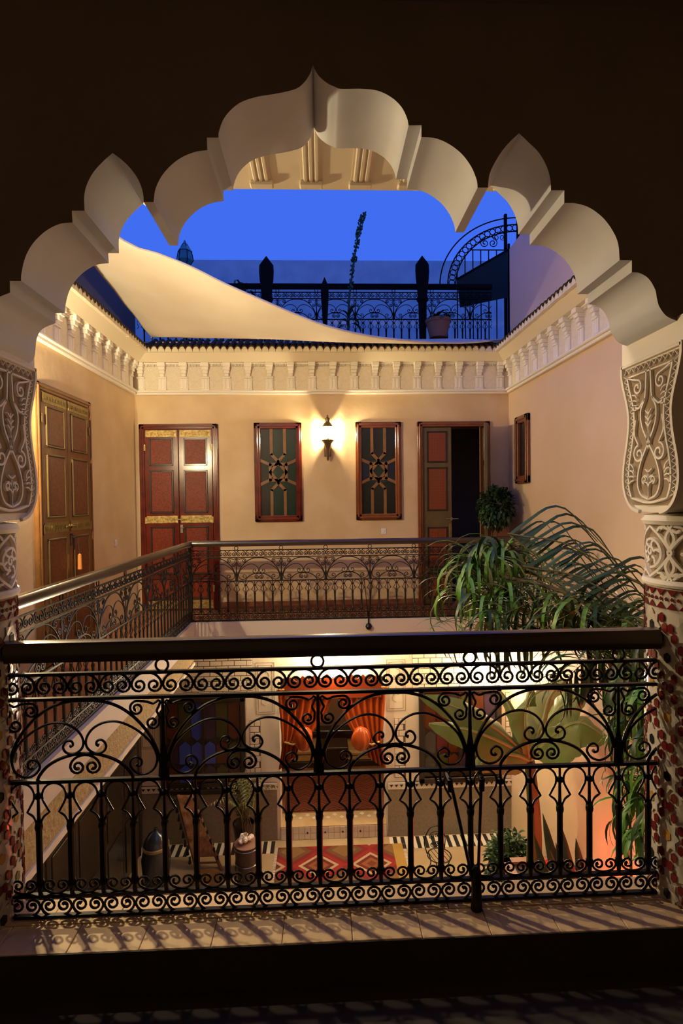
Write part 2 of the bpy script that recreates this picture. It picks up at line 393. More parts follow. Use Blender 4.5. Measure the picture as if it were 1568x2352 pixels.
# gallery slabs
sl = thing('gallery_slab_left', 'left upper gallery floor slab with white fascia and carved band', 'gallery', kind='structure')
MB().box(XL, XLR + .045, 2.085, YB, -.25, -.01).build('fascia_slab', 'fascia', sl)
MB().box(XL, XLR + .0, 2.085, YB, -.01, 0).build('walkway', 'terracotta', sl)
MB().box(XLR - .03, XLR + .03, 2.085, YBR - .03, -.50, -.25).build('carved_band', 'tan_carving', sl)
MB().box(XLR - .05, XLR + .055, 2.085, YBR - .05, -.545, -.50, b=.01).build('lower_trim', 'cream_plaster', sl)
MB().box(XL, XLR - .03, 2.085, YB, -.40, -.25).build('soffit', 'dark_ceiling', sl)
sl = thing('gallery_slab_back', 'far upper gallery floor slab with white fascia', 'gallery', kind='structure')
MB().box(XLR + .045, XR, YBR - .045, YB, -.25, -.01).build('fascia_slab', 'fascia', sl)
MB().box(XLR, XR, YBR, YB, -.01, 0).build('walkway', 'terracotta', sl)
MB().box(XLR + .03, XR, YBR - .03, YBR + .03, -.44, -.25).build('carved_band', 'tan_carving', sl)
MB().box(XLR + .03, XR, YBR - .05, YBR + .05, -.475, -.44, b=.01).build('lower_trim', 'cream_plaster', sl)
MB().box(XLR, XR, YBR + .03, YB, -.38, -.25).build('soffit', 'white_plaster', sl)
struct(MB().box(D1[1].x + .01, D2[0].x - .01, YB - .018, YB, 0, .10, b=.004).build('baseboard_back', 'terracotta'), 'red brown tile skirting between the two far doors', 'baseboard')
struct(MB().box(XL, XR, 1.84, 2.07, ZG, -.45).build('wall_lower_front', 'fascia'), 'wall of the court below the near gallery', 'wall')
# ------------------------------------------------------------------ FRIEZE AND EAVES
PITCH = .294
post = MB()
post.box(-.058, .058, -.040, 0, 0, .022, b=.004)
for sx in (-.024, .024): post.box(sx - .017, sx + .017, -.036, 0, .022, .165, b=.008)
post.box(-.052, .052, -.028, 0, .022, .165)
post.box(-.056, .056, -.046, 0, .165, .188, b=.005)
for k, (o_, h) in enumerate(((.050, .23), (.066, .275), (.084, .32), (.104, .375))):
    post.box(-.030 - .007 * k, .030 + .007 * k, -o_, 0, .188 if k == 0 else (.23, .275, .32)[k - 1], h, b=.006)
post_me = post.mesh('post', 'white_plaster')
hw = PITCH / 2 - .05
pan = MB().box(-hw, hw, -.012, 0, .03, .33)
pan_me = pan.mesh('panel', 'frieze_panel')
den = MB()
for k in range(9): den.box(-hw + .012 + k * .0195, -hw + .024 + k * .0195, -.034, -.01, .335, .36)
den.box(-hw, hw, -.045, -.0, .36, .385)
den_me = den.mesh('dentil', 'white_plaster')
tile_len = .42
def barrel(r0, r1, L, th=.012, n=8):
    m = MB(); V = []
    for (r, y, z) in ((r0, 0, 0), (r1, L, L * .52)):
        for q in (r, r - th):
            for k in range(n + 1): a = PI * k / n; V.append((q * math.cos(a), y, z + q * math.sin(a)))
    n1 = n + 1; F = []
    for k in range(n):
        F += [(k, k + 1, 2 * n1 + k + 1, 2 * n1 + k), (n1 + k, 3 * n1 + k, 3 * n1 + k + 1, n1 + k + 1), (k, n1 + k, n1 + k + 1, k + 1), (2 * n1 + k, 2 * n1 + k + 1, 3 * n1 + k + 1, 3 * n1 + k)]
    F += [(0, 2 * n1, 3 * n1, n1), (n, n1 + n, 3 * n1 + n, 2 * n1 + n)]
    return m.add(V, F)
roof_me = barrel(.044, .038, tile_len).mesh('roof_tile', 'roof_tile')
end_me = MB().prism([(.040 * math.cos(PI * k / 8), .040 * math.sin(PI * k / 8)) for k in range(9)] + [(-.046, -.03), (.046, -.03)], lambda u, v, w: (u, w, v), -.012, .03).mesh('tile_end', 'cream_plaster')
def frieze(name, label, origin, rotz, x0, x1, ex0, ex1, phase):
    """x0..x1 frieze run, ex0..ex1 eave run; local -y points into the court"""
    r = thing(name, label, 'frieze', (origin[0], origin[1], 0), rotz, kind='structure')
    MB().box(x0, x1, -.05, -.0, ZC - .02, ZC + .012, b=.008).box(x0, x1, -.075, 0, ZC + .012, ZC + .042, b=.01).build('moulding', 'white_plaster', r)
    MB().box(x0, x1, -.006, -.0, ZC + .04, ZC + .45).build('backing', 'cream_plaster', r)
    n = int((x1 - x0) / PITCH) + 2
    for k in range(n):
        x = x0 + phase + k * PITCH
        if x0 + .05 < x < x1 - .05: ob('post', post_me, r, (x, 0, ZC + .042))
        xp = x + PITCH / 2
        if x0 + hw < xp < x1 - hw: ob('panel', pan_me, r, (xp, 0, ZC + .04)); ob('dentil', den_me, r, (xp, 0, ZC + .04))
    # sloping cream band under the tiles
    b = MB(); s0, s1 = x0, x1
    b.add([(s0, -.105, ZC + .417), (s1, -.105, ZC + .417), (ex1, -.25, ZC + .53), (ex0, -.25, ZC + .53), (s0, 0, ZC + .417), (s1, 0, ZC + .417), (ex1, -.24, ZC + .56), (ex0, -.24, ZC + .56), (s1, 0, ZC + .60), (s0, 0, ZC + .60)],
          [(0, 1, 2, 3), (0, 4, 5, 1), (3, 2, 6, 7), (7, 6, 8, 9)]).build('eave_band', 'cream_plaster', r, smooth=False)
    m = int((ex1 - ex0) / .0915)
    for k in range(m + 1):
        x = ex0 + (k + .0) * (ex1 - ex0) / m
        ob('roof_tile', roof_me, r, (x, -.285, ZC + .545 + random.uniform(-.004, .004)), (0, 0, random.uniform(-.03, .03)))
        ob('tile_end', end_me, r, (x, -.262, ZC + .537 + random.uniform(-.003, .003)))
    return r
frieze('trim_1', 'white carved frieze and tiled eave along the far wall', (0, YB), 0, XL, XR, XL + .27, XR - .27, .10)
frieze('trim_2', 'white carved frieze and tiled eave along the left wall', (XL, 0), PI / 2, 2.7, YB - .08, 2.7, YB - .27, .06)
frieze('trim_3', 'white carved frieze and tiled eave along the right wall', (XR, 0), -PI / 2, -(YB - .08), -2.7, -(YB - .27), -2.7, .06)
# ------------------------------------------------------------------ TERRACE SHELL
sbox('floor_terrace', 'terrace_floor', 'roof terrace floor beyond the far wall', 'floor', -9, 9, YB + .0, 13, 3.56, 3.70)
zp = at(760, 598, 11.6).z
sbox('wall_terrace', 'parapet', 'pale parapet wall across the back of the roof terrace', 'wall', -9, 9, 11.6, 11.9, 3.7, zp)
sbox('wall_parapet_left', 'shade_grey', 'low parapet, darkened to look shaded, above the left eave behind the shade sail', 'wall', XL - .55, XL - .05, -1.5, YB + .25, 3.72, 4.35)
sbox('roof_left', 'shade_grey', 'flat roof edge above the left wall', 'roof', -6, XL - .30, -1.5, YB + .0, 3.5, 3.72)
# ------------------------------------------------------------------ COURT GROUND FLOOR SHELL
PL, PR = at(640, 1560, YB), at(888, 1950, YB)
DW0, DW1 = PL.x, PR.x - .0
ZD = -1.0                                  # head of the curtained doorway
mb = MB(); wall_cells(mb, [XL - .3, XR + .3], [ZG, -.25], [(DW0, DW1, ZG, ZD)], fXZ, YB, YB + .3)
lower = struct(mb.build('wall_lower_back', 'brick_white', smooth=False), 'white tiled wall of the court ground floor with curtained doorway', 'wall')
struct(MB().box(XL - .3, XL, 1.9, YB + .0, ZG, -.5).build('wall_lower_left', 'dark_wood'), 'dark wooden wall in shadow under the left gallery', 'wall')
fl = thing('floor_court', 'tan tiled court floor with striped border', 'floor', kind='structure')
MB().box(XL - .3, XR + .3, 1.9, 10.6, ZG - .2, ZG).build('paving', 'court_tile', fl)
bs = MB().box(-.026, .026, -.13, .13, 0, .004).mesh('border_tile', 'tile_black'); bw = MB().box(-.026, .026, -.13, .13, 0, .0035).mesh('border_tile', 'tile_white')
k = 0; x = XL + .06
while x < XR:
    if not (DW0 - .05 < x < DW1 + .05): ob('border_tile', bs if k % 2 else bw, fl, (x, YB - .17, ZG))
    x += .0535; k += 1
x = -.9; k = 0
while x < .9:
    ob('border_tile', bs if k % 2 else bw, fl, (x, 6.46, ZG)); x += .0535; k += 1
# inner room behind the doorway
YI = 9.9
mb = MB(); mb.box(-2.2, 2.4, YI, YI + .1, ZG, -.6).box(-2.3, -2.2, YB + .3, YI, ZG, -.6).box(2.4, 2.5, YB + .3, YI, ZG, -.6).box(-2.3, 2.5, YB + .3, YI + .1, -.6, -.5)
struct(mb.build('wall_inner_room', 'room_brown', smooth=False), 'brown walls of the room beyond the curtains', 'wall')
# ------------------------------------------------------------------ COLUMNS
RC = .182
def prot(y0, z0, poly2, th, r):    # flat piece tangent to a cylinder at angle 0 (pointing +x)
    m = MB(); n = len(poly2)
    V = []
    for d in (r - .002, r + th):
        for (u, v) in poly2: V.append((d * math.cos(u / r), d * math.sin(u / r), v))
    F = [tuple(range(n - 1, -1, -1)), tuple(range(n, 2 * n))] + [(i, (i + 1) % n, (i + 1) % n + n, i + n) for i in range(n)]
    return m.add(V, F)
NCELL = 8; CW = 2 * PI * RC / NCELL; CH = .220
def hexa(cx, cz, L, w, ang):
    P = [(L / 2, 0), (L * .28, w / 2), (-L * .28, w / 2), (-L / 2, 0), (-L * .28, -w / 2), (L * .28, -w / 2)]
    c, s = math.cos(ang), math.sin(ang); return [(cx + u * c - v * s, cz + u * s + v * c) for u, v in P]
ea = math.atan2(CH, CW); el = math.hypot(CW, CH) / 2
red_me = [prot(0, 0, hexa(0, 0, .0375, .0205, PI / 2), .0022, RC).mesh('red_tile', 'glaze_red', False)] * 2
oct_ = lambda a, b: [(a * math.cos(PI * k / 4 + PI / 8), b * math.sin(PI * k / 4 + PI / 8)) for k in range(8)]
cen_me = [prot(0, 0, hexa(0, 0, .040, .025, PI / 2), .0026, RC).mesh('star_center', m_, False) for m_ in ('glaze_black', 'glaze_yellow')]
sp_ = []
for k in range(16):
    rr = 1 if k % 2 == 0 else .72; a = PI * k / 8; sp_.append((CW * .30 * rr * math.cos(a), CH * .29 * rr * math.sin(a)))
white_me = prot(0, 0, sp_, .0014, RC).mesh('star_tile', 'glaze_white', False)
tri_dn = prot(0, 0, [(-.019, .012), (.019, .012), (0, -.012)], .002, RC).mesh('triangle_tile', 'glaze_red', False)
tri_up = prot(0, 0, [(-.019, -.012), (.019, -.012), (0, .012)], .002, RC).mesh('triangle_tile', 'glaze_red', False)
dia = prot(0, 0, [(-.006, 0), (0, -.0075), (.006, 0), (0, .0075)], .002, RC).mesh('diamond_tile', 'glaze_red', False)
YC = 2.015
cap_prof = [(.190, 2.035), (.190, 1.99), (.172, 1.93), (.147, 1.86), (.138, 1.80), (.149, 1.72), (.168, 1.65), (.178, 1.58), (.172, 1.53), (.150, 1.485), (.115, 1.455), (.07, 1.442)]
cap_prof = [tuple(q) for q in catmull(cap_prof, 4)]
def halfw(z):
    for (a, za), (b, zb) in zip(cap_prof, cap_prof[1:]):
        if zb <= z <= za: return b + (a - b) * (z - zb) / max(za - zb, 1e-6)
    return cap_prof[0][0] if z > 2 else cap_prof[-1][0]
def ribbon(pts, w, h):         # raised strand on a face: pts in (u, z), strand width w, height h along +n
    P = catmull(pts, 4) if len(pts) > 2 else [Vector(p) for p in pts]
    P = [Vector((p[0], p[1])) for p in P]; V = []; m = len(P)
    for i in range(m):
        t = (P[min(i + 1, m - 1)] - P[max(i - 1, 0)]); t = t.normalized() if t.length > 1e-9 else Vector((0, 1)); nrm = Vector((-t.y, t.x))
        tw = w * (1 if 0 < i < m - 1 else .7)
        for (o_, hh) in ((-1, 0), (-.7, h), (.7, h), (1, 0)): q = P[i] + nrm * o_ * tw / 2; V.append((q.x, q.y, hh))
    F = [(i * 4 + k, i * 4 + k + 1, i * 4 + k + 5, i * 4 + k + 4) for i in range(m - 1) for k in range(3)] + [(0, 1, 2, 3), tuple((m - 1) * 4 + k for k in (3, 2, 1, 0))]
    return V, F
def spiral2(cx, cz, r0, r1, a0, turns, n=10):
    k = max(4, int(abs(turns) * n)); return [(cx + (r0 + (r1 - r0) * i / k) * math.cos(a0 + 2 * PI * turns * i / k), cz + (r0 + (r1 - r0) * i / k) * math.sin(a0 + 2 * PI * turns * i / k)) for i in range(k + 1)]
def leaf2(cx, cz, ang, L, w):
    c, s = math.cos(ang), math.sin(ang); return [(cx + u * c - v * s, cz + u * s + v * c) for u, v in ((0, 0), (L * .45, w), (L, 0))]
def column(name, label, XC, sgn):
    """sgn: +1 when the carved face looks to +x (left column)"""
    r = thing(name, label, 'column', (XC, YC, ZF), kind=None)
    zf = -ZF
    MB().lathe([(RC - .004, 0), (RC - .004, 1.165 + zf)], 40).build('shaft', 'glaze_white', r)
    vis = math.atan2(-YC + .0, -XC)               # direction from the column to the camera
    rest = {}
    parts = 0
    cand = []
    nrow = int((1.10 + zf) / CH) + 1
    ztop = 1.085 + zf
    for j in range(nrow + 1):
        for i in range(NCELL * 2):
            if (i + j) % 2: continue
            th = i * CW / 2 / RC; zc = ztop - .07 - j * CH / 2
            if zc < .08 or j * 1.0 > 2 * nrow: continue
            cand.append((th, zc, white_me)); cand.append((th, zc, cen_me[(j // 2) % 2]))
            for s_ in (-1, 1): cand.append((th + (CW / 2 + s_ * .0112) / RC, zc, red_me[0]))
            for sz in (1, -1):
                for q in (1 / 3, 2 / 3):
                    zz = zc + sz * CH / 2 * (1 - q)
                    if .02 < zz < ztop: cand.append((th + (CW / 2 * q) / RC, zz, red_me[0]))
    # further rows down to the floor
    j = nrow + 1
    while ztop - .07 - j * CH / 2 > .08:
        for i in range(NCELL * 2):
            if (i + j) % 2: continue
            th = i * CW / 2 / RC; zc = ztop - .07 - j * CH / 2
            cand.append((th, zc, white_me)); cand.append((th, zc, cen_me[(j // 2) % 2]))
            for s_ in (-1, 1): cand.append((th + (CW / 2 + s_ * .0112) / RC, zc, red_me[0]))
            for sz in (1, -1):
                for q in (1 / 3, 2 / 3):
                    zz = zc + sz * CH / 2 * (1 - q)
                    if .02 < zz < ztop: cand.append((th + (CW / 2 * q) / RC, zz, red_me[0]))
        j += 1
    for k in range(26):
        th = 2 * PI * k / 26
        cand.append((th, 1.145 + zf - .0, tri_dn)); cand.append((th, 1.098 + zf, tri_up)); 
        cand.append((th + PI / 26, 1.1215 + zf, dia)); cand.append((th, 1.1215 + zf, dia))
    dist = lambda t: abs((t - vis + PI) % (2 * PI) - PI)
    cand.sort(key=lambda c: dist(c[0]))
    cnt = {}
    for th, z, m_ in cand:
        nm = m_.name.split('.')[0]; cnt[nm] = cnt.get(nm, 0) + 1
        if dist(th) < 2.0 and cnt[nm] <= 200: ob(nm, m_, r, (0, 0, z), (0, 0, th))
        else: rest.setdefault(m_.name, []).append((th, z))
    for nm, L in rest.items():
        src = bpy.data.meshes[nm]; mbb = MB()
        for th, z in L:
            R = Matrix.Translation((0, 0, z)) @ Matrix.Rotation(th, 4, 'Z'); mbb.add([R @ v.co for v in src.vertices], [tuple(p.vertices) for p in src.polygons])
        o = mbb.build('far_side_mosaic', None, r, False); o.data.materials.append(src.materials[0]); o['kind'] = 'stuff'
    # collar rings and carved drum
    MB().lathe([(RC - .02, 1.165 + zf), (RC + .006, 1.165 + zf), (RC + .010, 1.175 + zf), (RC + .006, 1.19 + zf), (RC - .02, 1.19 + zf)], 40).build('lower_ring', 'white_plaster', r)
    MB().lathe([(RC - .014, 1.185 + zf), (RC - .014, 1.43 + zf)], 40).build('carved_drum', 'carve_ground_shade', r)
    MB().lathe([(RC - .02, 1.395 + zf), (RC + .004, 1.395 + zf), (RC + .012, 1.41 + zf), (RC + .004, 1.43 + zf), (.07, 1.445 + zf)], 40).build('upper_ring', 'white_plaster', r)
    # drum carving: one repeat of strands, six times round
    rep = MB(); RW = 2 * PI * RC / 6; z0, z1 = 1.19 + zf, 1.395 + zf; H = z1 - z0; rr = RC - .015
    strands = [[(-RW / 2, z0 + H * .5), (-RW * .25, z0 + H * .8), (0, z0 + H * .97)], [(0, z0 + H * .97), (RW * .25, z0 + H * .8), (RW / 2, z0 + H * .5)],
               [(-RW / 2, z0 + H * .5), (-RW * .25, z0 + H * .2), (0, z0 + H * .03)], [(0, z0 + H * .03), (RW * .25, z0 + H * .2), (RW / 2, z0 + H * .5)],
               [(-RW * .5, z0), (-RW * .38, z0 + H * .25), (-RW * .5, z0 + H * .5)], [(RW * .5, z0), (RW * .38, z0 + H * .25), (RW * .5, z0 + H * .5)],
               [(-RW * .5, z1), (-RW * .38, z0 + H * .75), (-RW * .5, z0 + H * .5)], [(RW * .5, z1), (RW * .38, z0 + H * .75), (RW * .5, z0 + H * .5)],
               spiral2(0, z0 + H * .5, H * .30, H * .16, -PI / 2, 1.0, 16), spiral2(0, z0 + H * .5, H * .10, .004, 0, 1.2)]
    for a in range(6): strands.append(leaf2(.02 * math.cos(a * PI / 3), z0 + H * .5 + .02 * math.sin(a * PI / 3), a * PI / 3, H * .16, .008))
    for sx in (-1, 1):
        for sz in (-1, 1):
            strands.append(leaf2(sx * RW * .20, z0 + H * (.5 + sz * .38), PI / 2 - sx * (PI / 2 - .5) if sz > 0 else -PI / 2 + sx * (PI / 2 - .5), H * .2, .008 * sx))
            strands.append(leaf2(sx * RW * .28, z0 + H * (.5 + sz * .42), 0 if sx > 0 else PI, RW * .14, .01 * sz))
    for s in strands:
        V, F = ribbon(s, .013, .014); rep.add([((rr + h) * math.cos(u / rr), (rr + h) * math.sin(u / rr), z) for u, z, h in V], F)
    rep_me = rep.mesh('carved_strands', 'white_plaster', False)
    for k in range(6): ob('carved_strands', rep_me, r, (0, 0, 0), (0, 0, k * PI / 3 + vis))
    # bracket capital: vase outline in the y-z plane, extruded along x
    outl = [(u, z) for u, z in cap_prof] + [(-u, z) for u, z in reversed(cap_prof)]
    cap = MB().prism([(u, z + zf) for u, z in outl], lambda u, v, w: (w, u, v), -.186, .186).build('capital', 'white_plaster', r)
    MB().box(-.19, .19, -.19, .19, 2.035 + zf, ZI + zf).build('impost', 'white_plaster', r)
    for fs in (sgn, -sgn):
        F0 = lambda u, z, h: (fs * (.186 + h), u, z + zf)
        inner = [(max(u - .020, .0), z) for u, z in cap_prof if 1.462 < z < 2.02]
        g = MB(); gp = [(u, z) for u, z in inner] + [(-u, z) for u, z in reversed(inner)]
        g.prism(gp, lambda u, v, w: (fs * w, u, v + zf), .186, .1875); g.build('carving_ground', 'carve_ground_shade', cap)
        c = MB()
        def add(pts, w=.010, h=.012):
            V, F = ribbon(pts, w, h); c.add([F0(*v) for v in V], F)
        add([(u - .006, z) for u, z in cap_prof[::2]], .018); add([(-u + .006, z) for u, z in cap_prof[::2]], .018)
        add([(-.185, 2.026), (.185, 2.026)], .02)
        off = .046
        ib = [(max(u - off, .01), z) for u, z in cap_prof if 1.49 < z < 1.985][::2]
        add(ib, .012); add([(-u, z) for u, z in ib], .012); add([(-ib[0][0], ib[0][1]), (ib[0][0], ib[0][1])], .012); add([(-ib[-1][0], ib[-1][1]), (0, 1.478), (ib[-1][0], ib[-1][1])], .012)
        # zigzag between the two outlines
        zs = [1.50 + k * .0125 for k in range(40) if 1.50 + k * .0125 < 2.0]
        for s in (1, -1): add2 = [(s * (halfw(z) - (.018 if k % 2 else .041)), z) for k, z in enumerate(zs)]; [add([a, b], .0045, .009) for a, b in zip(add2, add2[1:])]
        us = [-.165 + k * .0165 for k in range(21)]; zz = [(u, 2.012 if k % 2 else 1.993) for k, u in enumerate(us)]; [add([a, b], .0045, .009) for a, b in zip(zz, zz[1:])]
        # interlace
        for s in (1, -1):
            add([(s * .012, 1.985), (s * .016, 1.93), (s * .022, 1.875), (s * .048, 1.83), (s * .040, 1.77), (0, 1.705)])
            add([(s * .022, 1.875), (s * .06, 1.845), (s * .085, 1.85)])
            add([(0, 1.705), (s * .05, 1.63), (s * .07, 1.56), (s * .05, 1.51), (0, 1.49)])
            add([(0, 1.68), (s * .012, 1.73)])
            add(spiral2(s * .062, 1.665, .036, .006, PI * .5, -1.4 * s, 12), .010)
            add([(s * .062, 1.70), (s * .09, 1.745), (s * .082, 1.80)])
            add(spiral2(s * .072, 1.925, .030, .005, PI * .5, 1.35 * s, 12), .009)
            add([(s * .072, 1.955), (s * .11, 1.965), (s * .135, 1.975)], .009)
            for k in range(4): add(leaf2(s * .095, 1.60 - k * .012, (0.9 - k * .45) if s > 0 else PI - (.9 - k * .45), .04, .006 * s), .007)
            for k in range(4): add(leaf2(s * .075, 1.885 - k * .015, (.5 - k * .3) if s > 0 else PI - (.5 - k * .3), .035, .005 * s), .006)
            for k in range(3): add(leaf2(0, 1.80 - k * .022, PI / 2 - s * .6, .035, .005 * s), .006); add(leaf2(0, 1.53 + k * .018, PI / 2 - s * (.9 - .2 * k), .045, .012 * s), .007)
            add(spiral2(s * .026, 1.565, .016, .004, -PI / 2, 1.2 * s, 10), .006)
        add([(0, 1.49), (0, 1.60)], .007); add([(0, 1.74), (0, 1.83)], .006)
        c.build('carving', 'white_plaster', cap, False)
    return r
column('column', 'mosaic column with carved capital at the left of the arch, bluish in the dusk light', XCL - .186, 1)
column('column', 'mosaic column with carved capital at the right of the arch, in front of the palm', XCR + .186, -1)
# ------------------------------------------------------------------ IRON RAILINGS
WM = .563                                  # one module, five balusters
Z1, Z2, Z3, Z4 = .887, .797, .498, .081    # bars
gx = lambda cx: WM + (cx - 1463) * .000797
gz = lambda cy: Z3 + (765 - cy) * .000787
def tb(pts, r=.0048, n=6, sm=4, m=None, ends=False):
    P = catmull(pts, sm) if sm else [Vector(p) for p in pts]
    R = [r] * len(P)
    if ends:
        for i in range(min(5, len(R))): R[i] = r * (1.5 - .1 * i); R[-1 - i] = r * (1.5 - .1 * i)
    return (m or MB()).tube(P, R, n)
def cscroll(w, h, flip=False, turns=1.35, r=.0048):
    """two spirals joined by an arch; arch on top unless flipped; centred on 0,0 with total height h"""
    a = w / 2; sc = a * .50; L = []
    ry = h * .52; zb = h / 2 - ry                       # arch centre height
    n = int(turns * 12)
    left = [(-a + sc + (sc - (sc - .22 * sc) * i / n) * math.cos(PI + 2 * PI * turns * i / n) , zb + (sc - .78 * sc * i / n) * math.sin(PI + 2 * PI * turns * i / n) * (h - ry) / sc * .98 if False else zb + (sc - .78 * sc * i / n) * math.sin(PI + 2 * PI * turns * i / n)) for i in range(n + 1)]
    top = [(-a * math.cos(PI * k / 12), zb + ry * math.sin(PI * k / 12)) for k in range(1, 12)]
    P = list(reversed(left)) + top + [(-x, z) for x, z in left]
    if flip: P = [(x, -z) for x, z in P]
    return tb([(x, 0, z) for x, z in P], r, 6, 0, None, True)
CS = .111
iron_meshes = {}
def iron_set(mname, tag_):
    S_ = {}
    S_['scroll'] = cscroll(CS * .97, .088).mesh('scroll', mname)
    S_['base_scroll'] = cscroll(CS * .97, .078, True).mesh('base_scroll', mname)
    S_['curl'] = cscroll(CS * .80, .055, True, 1.2, .0042).mesh('curl', mname)
    S_['omega'] = cscroll(.106, .082).mesh('omega_scroll', mname)
    S_['ring'] = MB().tube([(.0225 * math.cos(2 * PI * k / 20), 0, .0225 * math.sin(2 * PI * k / 20)) for k in range(20)], .0045, 6, True).mesh('ring', mname)
    S_['baluster'] = MB().lathe([(.0048, Z3), (.0048, .458), (.0115, .452), (.0125, .445), (.0115, .438), (.0055, .432), (.0062, .375), (.0075, .352), (.0135, .345), (.0150, .336), (.0135, .326), (.0112, .32), (.0112, .14), (.0145, .134), (.0145, .118), (.009, .112), (.007, Z4)], 8).mesh('baluster', mname)
    kh = [(-.0480, .330), (-.0465, .352), (-.036, .372), (-.0165, .386), (-.030, .404)]
    circ = [(.0425 * math.cos(a), .446 + .046 * math.sin(a)) for a in [math.radians(215 - 250 * k / 16) for k in range(17)]]
    P = [tuple(q) for q in catmull([(x, 0, z) for x, z in kh[:4]], 3)] + [(x, 0, z) for x, z in circ] + [tuple(q) for q in catmull([(-x, 0, z) for x, z in reversed(kh[:4])], 3)]
    S_['keyhole'] = MB().tube(P, .0042, 5).mesh('keyhole_hoop', mname)
    half = {}
    half['big_arc'] = [(1110, 396), (1180, 399), (1260, 425), (1330, 475), (1390, 545), (1425, 610), (1443, 670), (1451, 720), (1452, 763)]
    half['c_scroll'] = [(1174, 606), (1163, 600), (1165, 586), (1180, 579), (1197, 588), (1206, 612), (1190, 636), (1155, 640), (1125, 620), (1115, 588), (1128, 550), (1160, 517), (1210, 497), (1270, 500), (1340, 535), (1400, 590), (1430, 650), (1432, 690), (1415, 725), (1375, 745), (1335, 733), (1312, 702), (1318, 676), (1342, 664), (1362, 678), (1362, 700), (1348, 706), (1340, 696)]
    half['low_arch'] = [(1110, 640), (1160, 645), (1220, 662), (1275, 693), (1312, 735), (1325, 763)]
    c = (1346, 438); A = [(c[0] + (8 + 26 * i / 18) * math.cos(t), c[1] - (8 + 26 * i / 18) * math.sin(t)) for i, t in enumerate([math.radians(90 + 540 - 30 * k) for k in range(19)])]
    c = (1416, 505); B = [(c[0] + (32 - 24 * i / 16) * math.cos(t), c[1] - (32 - 24 * i / 16) * math.sin(t)) for i, t in enumerate([math.radians(20 - 32 * k) for k in range(17)])]
    half['corner_scroll'] = A + [(1392, 408), (1420, 418), (1444, 403), (1451, 415), (1440, 440), (1436, 455), (1448, 478)] + B
    for nm, P in half.items():
        r = .0060 if nm in ('big_arc', 'low_arch') else .0046
        sm = 2 if nm == 'corner_scroll' else 4
        for s in ('R', 'L'):
            Q = [(gx(x) if s == 'R' else WM - gx(x), 0, gz(y)) for x, y in P]
            S_[nm + s] = tb(Q, r, 6, sm, None, nm in ('c_scroll', 'corner_scroll')).mesh(nm, mname)
    S_['stem'] = MB().tube([(0, 0, Z3), (0, 0, Z3 + .06), (0, 0, Z3 + .13), (0, 0, Z2)], [.020, .017, .007, .0055], 6, flat=.45).mesh('stem', mname)
    return S_
IR = iron_set('iron', ''); IRF = iron_set('iron_far', '')
def clipped(me, lo, hi):
    bm = bmesh.new(); bm.from_mesh(me)
    for x, d in ((lo, -1), (hi, 1)):
        r_ = bmesh.ops.bisect_plane(bm, geom=bm.verts[:] + bm.edges[:] + bm.faces[:], dist=1e-6, plane_co=(x, 0, 0), plane_no=(d, 0, 0), clear_outer=True)
    if not bm.verts: bm.free(); return None
    nm = bpy.data.meshes.new(me.name); bm.to_mesh(nm); bm.free()
    for m in me.materials: nm.materials.append(m)
    return nm
def railing(name, label, loc, rotz, L, phase, mats, joined=False, group=None):
    """local x from 0 to L; phase: x of the first node (may be negative)"""
    St = IRF if mats == 'iron_far' else IR
    r = thing(name, label, 'railing', loc, rotz, group)
    hr = MB(); prof = [(-.030, .937), (-.036, .955), (-.036, .985), (-.024, 1.006), (0, 1.012), (.024, 1.006), (.036, .985), (.036, .955), (.030, .937)]
    hr.prism(prof, lambda u, v, w: (w, u, v), 0, L); hr.build('handrail', 'handrail_wood' if not joined else mats, r)
    for z, hh, nm in ((Z1, .0055, 'bar'), (Z2, .0055, 'bar'), (Z3, .006, 'bar'), (Z4, .006, 'bar'), (.0, .010, 'bottom_bar')):
        MB().box(0, L, -.008, .008, z - hh, z + hh).build(nm, mats, r)
    jm = MB()
    def put(nm, me, x, z):
        xs = [v.co.x for v in me.vertices]; lo, hi = min(xs) + x, max(xs) + x
        if hi < .004 or lo > L - .004: return
        if lo < 0 or hi > L:
            me = clipped(me, -x, L - x)
            if me is None: return
        if joined: jm.add([(v.co.x + x, v.co.y, v.co.z + z) for v in me.vertices], [tuple(p.vertices) for p in me.polygons])
        else: ob(nm, me, r, (x, 0, z))
    x = phase - WM
    while x < L + WM:
        put('ring', St['ring'], x, (Z1 + .937) / 2); put('stem', St['stem'], x, 0)
        for nm in ('big_arc', 'c_scroll', 'low_arch', 'corner_scroll'):
            for s in 'LR': put(nm, St[nm + s], x, 0)
        put('omega_scroll', St['omega'], x + WM / 2, gz(700))
        for k in range(5):
            xb_ = x + k * WM / 5
            put('baluster', St['baluster'], xb_, 0); xm_ = xb_ + WM / 10
            put('keyhole_hoop', St['keyhole'], xm_, 0); put('curl', St['curl'], xm_, Z4 + .035)
            put('scroll', St['scroll'], xm_, (Z1 + Z2) / 2); put('base_scroll', St['base_scroll'], xm_, Z4 / 2)
        x += WM
    if joined: o = jm.build('ironwork', mats, r); o['kind'] = 'stuff'
    return r
